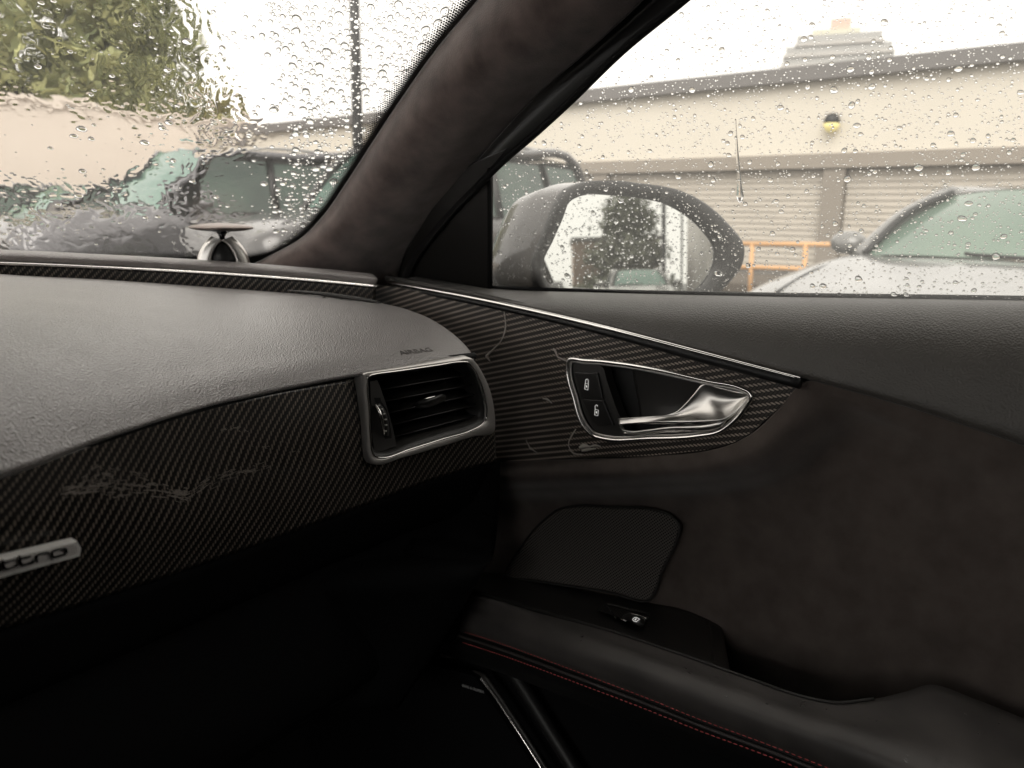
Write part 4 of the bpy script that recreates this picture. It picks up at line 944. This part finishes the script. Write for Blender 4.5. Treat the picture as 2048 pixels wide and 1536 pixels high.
# ---------------- parked cars
TYRE = pbr('tyre', (.012, .012, .012), .8); RIMM = pbr('alloy_rim', (.45, .45, .45), .3, metal=1); TEAL = pbr('teal_tinted_glass', (.13, .205, .175), .06, spec=.35, var=(.17, .25, .215), vscale=1.2); DGLASS = pbr('dark_side_glass', (.03, .045, .04), .04, spec=.6, var=(.06, .10, .075), vscale=1.5)
PTRIM = pbr('black_trim', (.015, .015, .015), .5); LENS = pbr('headlamp_glass', (.75, .75, .73), .1, spec=.6)
def paint(name, c, m=.2): return pbr(name, c, .24, metal=m, coat=.7, var=tuple(x * .86 for x in c), vscale=9, bump=('noise', 45, .25, .004))
def parked_car(name, label, loc, rz, pm, suv=False, group='cars parked in the car park', glass=None, sc=1.0):
    T = thing(name, label, 'car', loc, rz, group); n0 = len(bpy.data.objects)
    glass = glass or TEAL
    H = .30 if suv else 0.0
    roof = 1.40 + (.36 if suv else 0); belt = .93 + H * .55; cowl = .97 + H * .55; hw = .92
    # y, half width, top centre, top edge, shoulder, sill
    ST = [(2.36, .52, .60 + H * .6, .58 + H * .6, .56 + H * .5, .30), (2.30, .70, .70 + H * .7, .68 + H * .7, .62 + H * .5, .22), (2.05, .84, .79 + H * .75, .77 + H * .7, .70 + H * .5, .20), (1.60, .90, .88 + H * .65, .86 + H * .6, .78 + H * .5, .20),
          (1.10, hw, cowl, cowl - .03, .86 + H * .5, .20), (.4, hw, belt + .02, belt + .01, .88 + H * .5, .20), (-.6, hw, belt + .03, belt + .02, .89 + H * .5, .20), (-1.5, hw, belt + .05, belt + .04, .90 + H * .5, .22), (-2.1, .88, .98 + H * .5, .96 + H * .5, .86 + H * .5, .25), (-2.34, .74, .92 + H * .5, .90 + H * .5, .80 + H * .5, .35)]
    rows = []
    for y, w, zc, ze, zs, zl in ST:
        half = [(w * .93, zl), (w * .995, zl + .14), (w, (zl + zs) / 2 + .05), (w * .985, zs), (w * .90, ze), (w * .55, zc - .005), (0, zc + .01)]
        full = [V((-x, y, z)) for x, z in half] + [V((x, y, z)) for x, z in half[:-1][::-1]]; rows.append(full)
    Tm = Matrix.Translation(V(loc)) @ Matrix.Rotation(rz, 4, 'Z')
    def L(p): return Tm @ (V(p) * sc)
    body = patch('body', [[L(p) for p in r] for r in rows], 45, 40, pm, T, face=L((0, 0, 6)))
    for e in (0, -1): mesh('bumper_face', [L(p) for p in rows[e]], [tuple(range(13))[::1 if e else -1]], PTRIM if e == 0 else pm, T)
    wy0, wy1, ry1, ry0 = (1.02, .30, -1.1, -1.75) if not suv else (1.0, .42, -1.85, -2.2)
    xb, xt = .76, (.57 if not suv else .64)
    def arc(y, z, x, bow, dz): return [(-x, y - bow, z), (-x * .55, y - bow * .25, z + dz * .8), (0, y, z + dz), (x * .55, y - bow * .25, z + dz * .8), (x, y - bow, z)]
    wb, wt = arc(wy0, cowl - .0, xb, .10, .02), arc(wy1, roof - .05, xt, .06, .035)
    def mid(a, b, f, bl): return [tuple(x + (y - x) * f + (bl if i == 2 else 0) for i, (x, y) in enumerate(zip(p, q))) for p, q in zip(a, b)]
    patch('windshield', [[L(p) for p in r] for r in (wb, mid(wb, wt, .5, .03), wt)], 16, 10, glass, T, face=L((0, 3, 3)))
    rb_, rt_ = arc(ry0, belt + .06, xb * .93, -.08, .02), arc(ry1, roof - .05, xt, -.05, .035)
    rg = patch('rear_glass', [[L(p) for p in r] for r in (rb_, mid(rb_, rt_, .5, .03), rt_)], 16, 10, DGLASS, T, face=L((0, -6, 3)))
    rm = arc((wy1 + ry1) / 2, roof - .015, xt + .03, 0, .035)
    patch('roof', [[L((x, y, z + .004)) for x, y, z in r] for r in (wt, mid(wt, rm, .5, .008), rm, mid(rm, rt_, .5, .008), rt_)], 16, 20, pm, T, face=L((0, 0, 6)))
    for s in (-1, 1):
        def SW(y, f, o=0.0):
            zt = roof - .05; return (s * (xb + .10 + (xt - xb - .07) * f + o), y, belt + .0 + (zt - belt) * f)
        fA = wy0 - .12; 
        g1 = [SW(fA - .18, 0), SW(-.28, 0), SW(-.32, .93), SW(wy1 - .10, .93)]; g2 = [SW(-.36, 0), SW(ry0 + .55 if not suv else -1.2, 0), SW(ry1 + .02 if not suv else -1.15, .93), SW(-.40, .93)]
        gs = [g1, g2]
        if suv: gs.append([SW(-1.3, 0), SW(-1.95, .1), SW(-1.78, .9), SW(-1.25, .93)])
        for g in gs: mesh('side_window', [L(p) for p in g], [(0, 1, 2, 3)], DGLASS, T)
        tube('pillar', [L((s * (xb + .015), wy0 - .10, cowl - .01)), L((s * (xb + xt) / 2 + s * .03, (wy0 + wy1) / 2 - .06, (cowl + roof) / 2 + .02)), L((s * (xt + .03), wy1 - .05, roof - .035))], .045, pm, T, seg=8, n=10)
        tube('windshield_seal', [L((s * (xb - .045), wy0 - .07, cowl + .012)), L((s * (xb + xt) / 2 - s * .02, (wy0 + wy1) / 2 - .02, (cowl + roof) / 2 + .04)), L((s * (xt - .02), wy1 - .03, roof - .03))], .022, PTRIM, T, seg=6, n=10)
        tube('roof_rail', [L((s * (xt + .03), wy1 - .05, roof - .035)), L((s * (xt + .06), (wy1 + ry1) / 2, roof - .02)), L((s * (xt + .03), ry1, roof - .05)), L((s * xb * .96, ry0, belt + .05))], .05, pm, T, seg=8, n=16)
        if suv: tube('luggage_rail', [L((s * (xt - .02), wy1 - .35, roof + .045)), L((s * (xt - .01), -.7, roof + .075)), L((s * (xt - .02), -1.7, roof + .04))], .018, RIMM, T, seg=6, n=12)
        tube('pillar', [L(SW(-.30, 0, .004)), L(SW(-.36, .95, .004))], .035, PTRIM, T, seg=6)
        for g in gs: tube('window_trim', [L((p[0] + s * .004, p[1], p[2])) for p in g + g[:1]], .012, PTRIM, T, seg=5)
        mb = (s * (hw + .10), wy0 - .38, belt + .10)
        bm = bmesh.new(); bmesh.ops.create_uvsphere(bm, u_segments=14, v_segments=10, radius=1)
        for v in bm.verts: 
            c = v.co.copy(); yy = min(c.y * .10, .10) if c.y > 0 else max(c.y * .14, -.05); v.co = L((mb[0] + c.x * .125, mb[1] + yy, mb[2] + c.z * .085 * (1 if c.z > 0 else .9)))
        mr = from_bm('mirror', bm, pm, T, True); tube('mirror_stalk', [L((s * (hw - .1), wy0 - .36, belt + .0)), L((mb[0] - s * .02, mb[1], mb[2] - .05))], .03, PTRIM, mr, seg=6)
        for wy in (1.42, -1.42):
            lathe('wheel_arch', [(.01, s * .93 * sc), (.385 * sc, s * .93 * sc), (.40 * sc, s * .90 * sc), (.40 * sc, s * .5 * sc)], V((0, 0, 0)), PTRIM, T, 24, 'X'); o = bpy.data.objects[-1] if False else None
            arch = T.children[-1] if T.children else None
            ao = [c for c in bpy.data.objects if c.parent == T and c.name.startswith('wheel_arch')][-1]
            for v in ao.data.vertices: v.co = Tm @ (v.co + V((0, wy, .36 + H * .1)) * sc)
            wh_ = lathe('wheel', [(.20, s * .70), (.33, s * .72), (.345, s * .80), (.345, s * .92), (.32, s * .955), (.235, s * .965)], V((0, 0, 0)), TYRE, T, 26, 'X')
            rm_ = lathe('rim', [(.235, s * .962), (.21, s * .955), (.06, s * .945), (.02, s * .95)], V((0, 0, 0)), RIMM, wh_, 20, 'X')
            for o2 in (wh_, rm_):
                for v in o2.data.vertices: v.co = L(v.co + V((0, wy, .345)))
        bm = bmesh.new(); bmesh.ops.create_uvsphere(bm, u_segments=12, v_segments=8, radius=1)
        for v in bm.verts: c = v.co.copy(); v.co = L((s * (.60 + c.x * .17), 2.14 + c.y * .14 - abs(c.x) * .05, .66 + H * .6 + c.z * .07))
        from_bm('headlight', bm, LENS, T, True)
    tube('wiper', [L((-.62, wy0 + .03, cowl + .025)), L((0, wy0 + .10, cowl + .04)), L((.05, wy0 + .07, cowl + .045))], .012, PTRIM, T, seg=5)
    for s in (-1, 1): tube('hood_gap', [L((s * .70, wy0 + .02, cowl + .004)), L((s * .66, 1.6, .885 + H * .62)), L((s * .56, 2.05, .797 + H * .74))], .009, PTRIM, T, seg=5, n=12)
    mesh('grille', [L(p) for p in ((-.42, 2.375, .60 + H * .5), (.42, 2.375, .60 + H * .5), (.34, 2.378, .36 + H * .2), (-.34, 2.378, .36 + H * .2))], [(0, 1, 2, 3)], PTRIM, T)
    return T
WHITE = paint('pale_silver_paint', (.20, .197, .19), 0); DARKGREY = paint('dark_grey_paint', (.08, .077, .077)); SILV = paint('silver_grey_paint', (.13, .127, .135)); GRAYM = paint('mid_grey_paint', (.09, .087, .093))
parked_car('parked_sedan', 'wet pale silver sedan facing the side window with pale green windshield', (5.95, .55, -.06), R(76), WHITE, glass=pbr('pale_green_glass', (.18, .235, .19), .12, spec=.3, var=(.14, .19, .155), vscale=2))
parked_car('parked_suv', 'dark grey off-road car with roof rails parked beside the empty stall', (5.75, 6.15, 0), R(90), DARKGREY, True)
parked_car('parked_suv', 'silver grey off-road car with teal windshield between the dark car and another grey car', (4.9, 8.85, 0), R(90), SILV, True)
parked_car('parked_sedan', 'grey sedan beyond the silver off-road car under the wing wall', (4.6, 11.5, 0), R(90), GRAYM, False)
parked_car('parked_sedan', 'pale sedan at the far end of the row of parked cars', (4.4, 14.2, 0), R(90), WHITE, False)
# ---------------- what stands behind the car and shows in the door mirror
def back(angdeg, dist): a = R(angdeg); return V((MC.x + math.sin(a) * dist, MC.y - math.cos(a) * dist, 0))
bp = back(5.3, 34); tree('conifer', 'dark conifer behind the car, seen in the door mirror', bp, 6.0, (2.1, 2.1, .2, 6.0), 260, 60, .14, NEEDLE, 9, cone=True)
bp = back(6.0, 21); parked_car('parked_sedan', 'pale sedan behind the car, seen in the door mirror', (bp.x, bp.y, 0), 0, WHITE)
BRICK = pbr('brown_brick', (.34, .26, .21), .85, var=(.29, .22, .175), vscale=2)
bp = back(3.2, 40); hb = thing('brick_shed', 'low brown brick shed behind the car, seen in the door mirror', 'building', bp); box('wall', bp + V((-1.4, 0, 0)), bp + V((2.6, 4, 3.0)), BRICK, hb); box('roof', bp + V((-1.5, -.15, 3.0)), bp + V((2.7, 4.1, 3.2)), COPE, hb)
bp = back(11.6, 38); hb = thing('pale_shed', 'pale flat building behind the car, seen in the door mirror', 'building', bp); box('wall', bp + V((-1.3, 0, 0)), bp + V((4.5, 5, 5.0)), TOWC, hb); box('shutter', bp + V((-.7, -.06, .1)), bp + V((3.0, -.01, 1.5)), PTRIM, hb); box('roof', bp + V((-1.5, -.2, 5.0)), bp + V((4.7, 5.2, 5.2)), COPE, hb)
for a_, d_, w_ in ((8.0, 27, 'thicker'), (9.3, 33, 'thinner')):
    bp = back(a_, d_); lp2 = thing('lamp_post', w_ + ' of two dark posts behind the car, seen in the door mirror', 'post', bp, 0, 'posts behind the car'); tube('pole', [bp, bp + V((0, 0, 6))], .075 if w_ == 'thicker' else .04, POLE, lp2, seg=8); lathe('pole_base', [(.12, 0), (.12, .3), (.08, .34)], bp, POLE, lp2, 10)
# ================================================================== rain
rng = np.random.RandomState(5)
def dome(seg, rings, hgt, seed):
    r_ = np.random.RandomState(seed); ph = r_.uniform(0, 6.28, 3); am = r_.uniform(0, .09, 3) * np.array([1, .7, .5])
    vs = []; fs = []
    for j in range(rings):
        t = j / rings * math.pi / 2; rr = math.cos(t) ** .8; z = math.sin(t) * hgt
        for i in range(seg):
            a = 2 * math.pi * i / seg; k = 1 + sum(am[q] * math.cos((q + 2) * a + ph[q]) for q in range(3)); vs.append((rr * k * math.cos(a), rr * k * math.sin(a) - .06 * z, z))
    vs.append((0, -.05 * hgt, hgt)); T_ = len(vs) - 1
    for j in range(rings - 1):
        for i in range(seg): i2 = (i + 1) % seg; fs.append((j * seg + i, j * seg + i2, (j + 1) * seg + i2, (j + 1) * seg + i))
    for i in range(seg): fs.append(((rings - 1) * seg + i, (rings - 1) * seg + (i + 1) % seg, T_))
    fs.append(tuple(range(seg))[::-1])
    return np.array(vs), fs
def dome_mesh(name, seg, rings, hgt, seed):
    v, f = dome(seg, rings, hgt, seed); me = bpy.data.meshes.new(name); me.from_pydata([tuple(x) for x in v], [], f)
    me.polygons.foreach_set('use_smooth', [True] * (len(f) - 1) + [False]); me.materials.append(WATER); return me
BIG = [dome_mesh('raindrop', 20, 7, h, 30 + i) for i, h in enumerate((.5, .55, .6, .62, .5))]
SMALL = [dome(9, 3, h, 60 + i) for i, h in enumerate((.5, .55, .6, .62))]
def place(taken, u, v, r, cell=.01):
    ci, cj = int(u / cell), int(v / cell)
    for a in range(ci - 1, ci + 2):
        for b in range(cj - 1, cj + 2):
            for (x, y, q) in taken.get((a, b), ()):
                if (x - u) ** 2 + (y - v) ** 2 < ((q + r) * .95) ** 2: return False
    taken.setdefault((ci, cj), []).append((u, v, r)); return True
def rain(fr, w, sampler, sizes, nbig, label, group, stuffname, stufflabel, asp=(1, 1), taken=None):
    """domes of water on the outer face of a pane: the largest as single drops, the rest as one mass"""
    taken = {} if taken is None else taken; D = []
    for n, (lo, hi) in sizes:
        k = 0; tries = 0
        while k < n and tries < n * 12:
            tries += 1; px_, py_ = sampler(); u, v = fr.uv(px_, py_, w); p = fr.p(u, v, w); dep = (p - EYE).dot(fwd); r = (lo + (hi - lo) * rng.rand() ** 1.6) * dep / FPX
            if place(taken, u, v, r): D.append((r, u, v)); k += 1
    D.sort(reverse=True)
    M = Matrix((fr.u, fr.v * -1 if False else fr.v, fr.n)).transposed()
    flip = Matrix(((1, 0, 0), (0, 1, 0), (0, 0, -1)))
    for r, u, v in D[:nbig]:
        o = bpy.data.objects.new('raindrop', BIG[rng.randint(len(BIG))]); COL.objects.link(o)
        th = rng.uniform(0, 6.28) if asp == (1, 1) else 0
        # local z -> outwards (-n); local y -> up along the pane
        B = Matrix((-fr.u, fr.v, -fr.n)).transposed()
        o.matrix_world = Matrix.Translation(fr.p(u, v, w)) @ (B @ Matrix.Diagonal((r * asp[0] * rng.uniform(.9, 1.15), r * asp[1] * rng.uniform(.92, 1.12), r))).to_4x4()
        tag(o, label, 'raindrop', group)
    vs = []; fs = []; smf = []; B = np.array(Matrix((-fr.u, fr.v, -fr.n)).transposed()); base = 0
    for r, u, v in D[nbig:]:
        dv, df = SMALL[rng.randint(len(SMALL))]; a = rng.uniform(0, 6.28)
        loc = dv * np.array([r * asp[0] * rng.uniform(.85, 1.2), r * asp[1] * rng.uniform(.85, 1.2), r])
        vs.append(loc @ B.T + np.array(fr.p(u, v, w))); fs += [tuple(i + base for i in f) for f in df]; smf += [True] * (len(df) - 1) + [False]; base += len(dv)
    me = bpy.data.meshes.new(stuffname); me.from_pydata(np.vstack(vs).tolist(), [], fs); me.polygons.foreach_set('use_smooth', smf); me.update()
    o = link(stuffname, me, WATER); tag(o, stufflabel, 'raindrops', None, 'stuff'); return taken
# side window
edgeR = [(955, 300), (1003, 325), (1075, 262), (1140, 202), (1250, 95), (1368, -2), (1480, -100)]
def side_s():
    while True:
        x, y = rng.uniform(984, 2240), rng.uniform(-60, 598)
        if x > np.interp(y, [-60, -2, 95, 202, 262, 325, 340, 600], [1450, 1390, 1272, 1160, 1096, 1020, 992, 992]): return x, y
WO = -.0042
rain(FW, WO, side_s, ((70, (5.0, 7.5)), (330, (3.0, 5.0)), (1700, (1.7, 3.0)), (4600, (1.1, 1.8))), 170, 'clear round raindrop clinging to the side window glass', 'raindrops on the side window',
     'raindrops', 'fine spray of small raindrops over the side window glass')
run = [(1471, 238), (1472, 262), (1474, 300), (1477, 340), (1479, 372), (1480, 392), (1480, 404)]
rn = tube('water_runlet', [FW.px(a, b, WO - .0006) for a, b in run], [.0005, .0007, .0011, .0014, .0020, .0034, .0016], WATER, None, seg=12, n=50, ry=.0016, side=FW.n)
tag(rn, 'long thin water trail ending in a fat drop on the side window', 'water runlet')
# windshield, unwiped corner by the pillar
def lim_l(y): return np.interp(y, [-60, 0, 100, 240, 330, 420, 500], [520, 515, 540, 560, 560, 520, 520])
def lim_r(y): return np.interp(y, [-60, 0, 88, 200, 283, 368, 432, 477, 500], [985, 930, 858, 780, 725, 668, 625, 585, 560])
def ws_s():
    while True:
        x, y = rng.uniform(505, 990), rng.uniform(-40, 496)
        if lim_l(y) + rng.exponential(14) < x < lim_r(y) + 4: return x, y
WI, WD = -.0056, -.0062                    # film inner face, base of the drops on it
tk = rain(FWS, WD, ws_s, ((100, (4.5, 8.0)), (300, (3.0, 4.8)), (520, (1.7, 3.0)), (500, (1.1, 1.7))), 130, 'clear flattened raindrop clinging to the windshield glass beside the pillar', 'raindrops on the windshield',
     'raindrops', 'small raindrops on the unwiped windshield corner beside the pillar', asp=(1.2, 1.3))
# a thin film of water over the glass: smooth in the corner, running in ripples over the wiped part
u_hi = FWS.uv(1010, -20, WI)[0]; v_lo, v_hi = FWS.uv(300, 512, WI)[1], le[0][1] - .002
nu_, nv_ = 430, 360
us = np.linspace(mnu + .001, u_hi, nu_); vs_ = np.linspace(v_lo, v_hi, nv_)
def proj(p):
    d = p - EYE; z = d.dot(fwd); return 1024 + FPX * d.dot(RIGHT) / z, 768 - FPX * d.dot(UP) / z
def n2(x, y, s): return noise.noise(V((x * s, y * s, 3.7)))
vv = []; ff = []
for v in vs_:
    for u in us:
        px_, py_ = proj(FWS.p(u, v, WI)); h = 0.0
        edge = min(1.0, max(0.0, (lim_l(py_) - 6 - px_) / 70.0)) ** 1.5
        if edge > 0:
            low = py_ > 290
            big = n2(u, v * .7, 42) * .00018 + n2(u + 3, v * .8, 85) * .00006
            wx = u + .008 * n2(u, v, 55); wy = v + .012 * n2(u + 9, v, 35)
            rid = (1 - abs(n2(wx * 1.5, wy * .40, 95))) ** 9 * (.5 + .5 * n2(u + 5, v + 2, 30))
            amt = min(1.0, max(0.10, (px_ - 150) / 260.0)) if not low else .35
            beads = max(0.0, n2(u, v, 240) - .42) * .0011 * (1.0 if (not low and px_ > 110) else .5)
            h = edge * (.0001 + big * (1.3 if low else 1.05) + rid * amt * .00055 + beads)
        vv.append(FWS.p(u, v, WI - .0003 - h))
off = len(vv); vv += [FWS.p(u, v, WI) for v in vs_ for u in us]
for j in range(nv_ - 1):
    for i in range(nu_ - 1): a = j * nu_ + i; ff.append((a, a + 1, a + nu_ + 1, a + nu_))
nt_ = len(ff); ff += [tuple(q + off for q in f[::-1]) for f in ff]
rim_ = [i for i in range(nu_)] + [j * nu_ + nu_ - 1 for j in range(1, nv_)] + [(nv_ - 1) * nu_ + i for i in range(nu_ - 2, -1, -1)] + [j * nu_ for j in range(nv_ - 2, 0, -1)]
for a, b in zip(rim_, rim_[1:] + rim_[:1]): ff.append((b, a, a + off, b + off))
bm = bmesh.new(); me = bpy.data.meshes.new('water_film'); me.from_pydata([tuple(p) for p in vv], [], ff)
bm.from_mesh(me); bmesh.ops.recalc_face_normals(bm, faces=bm.faces); bm.to_mesh(me); bm.free()
me.polygons.foreach_set('use_smooth', [True] * (2 * nt_) + [False] * (len(me.polygons) - 2 * nt_)); me.update()
tag(link('water_film', me, WATER), 'wavy film of rain water running down the wiped part of the windshield', 'water', None, 'stuff')
def film_s():
    while True:
        x, y = rng.uniform(-40, 560), rng.uniform(-40, 492); q = rng.rand()
        if x < lim_l(y) + 4 and q < (1.0 if x > 300 and y < 270 else .30 if x > 130 or y > 320 else .16): return x, y
rain(FWS, WI - .0016, film_s, ((16, (5.5, 9.0)), (70, (3.0, 5.5)), (260, (1.3, 2.8))), 0, '', '', 'raindrops', 'fresh raindrops scattered on the water film of the wiped windshield', asp=(1.25, 1.1))
# beads on the armrest and the door pad
AB = bvh(ARM); BEAD = dome_mesh('water_bead', 14, 5, .55, 99)
spots = [(1369, 1338, 4), (1381, 1345, 4), (1434, 1356, 4.5), (1430, 1370, 3), (1459, 1352, 3.5), (1452, 1392, 3), (1607, 1404, 4), (1606, 1412, 5), (1652, 1418, 2), (1711, 1453, 3.5), (1738, 1439, 2.5), (1756, 1443, 3), (1762, 1437, 2), (1534, 1407, 2.5), (1549, 1402, 2), (1797, 1488, 2.5), (1812, 1520, 4), (1816, 1511, 2), (1872, 1518, 3), (1902, 1524, 3.2), (1917, 1528, 2), (1931, 1429, 2), (1998, 1446, 2), (1956, 1466, 2), (1164, 1273, 2.5), (1162, 1281, 1.5), (1480, 1376, 2), (1420, 1360, 2), (1313, 1310, 2)]
for x, y, r in spots:
    p, n = hit(AB, x, y); 
    if p is None: continue
    s = 1.35 * r * (p - EYE).dot(fwd) / FPX; o = bpy.data.objects.new('water_bead', BEAD); COL.objects.link(o); a = n.orthogonal().normalized(); b = n.cross(a)
    o.matrix_world = Matrix.Translation(p) @ Matrix((a * s, b * s, n * s)).transposed().to_4x4(); tag(o, 'small water bead standing on the black leather armrest', 'water bead', 'water beads on the armrest')
PB2 = bvh(POD)
for x, y, r in ((1228, 1258, 1.6), (1249, 1258, 1.7), (1263, 1260, 1.4), (1272, 1263, 1.7), (1298, 1254, 1.6), (1318, 1286, 1.5), (1329, 1285, 1.8), (1157, 1229, 1.3), (1150, 1237, 1.3)):
    p, n = hit(PB2, x, y); s = 1.35 * r * (p - EYE).dot(fwd) / FPX; o = bpy.data.objects.new('water_bead', BEAD); COL.objects.link(o); a = n.orthogonal().normalized(); b = n.cross(a)
    o.matrix_world = Matrix.Translation(p) @ Matrix((a * s, b * s, n * s)).transposed().to_4x4(); tag(o, 'tiny water bead on the black window switch pod', 'water bead', 'water beads on the switch pod')
# drops on the mirror glass
def mir_s():
    while True:
        x, y = rng.uniform(1086, 1430), rng.uniform(390, 600)
        if inside(FM.uv(x, y), MG): return x, y
FMo = Frame(FM.o, -FM.u, -FM.n)      # outer side of this glass faces the cabin
vs = []; fs = []; smf = []; base = 0; B = np.array(Matrix((FM.u, FM.v, FM.n)).transposed())
for k in range(380):
    x, y = mir_s(); u, v = FM.uv(x, y); r = rng.uniform(.0005, .0013); dv, df = SMALL[k % 4]
    vs.append((dv * r * np.array([1, 1, .7])) @ B.T + np.array(FM.p(u, v, .0002))); fs += [tuple(i + base for i in f) for f in df]; smf += [True] * (len(df) - 1) + [False]; base += len(dv)
me = bpy.data.meshes.new('raindrops'); me.from_pydata(np.vstack(vs).tolist(), [], fs); me.polygons.foreach_set('use_smooth', smf); me.update()
tag(link('raindrops', me, WATER), 'fine raindrops on the door mirror glass', 'raindrops', None, 'stuff')
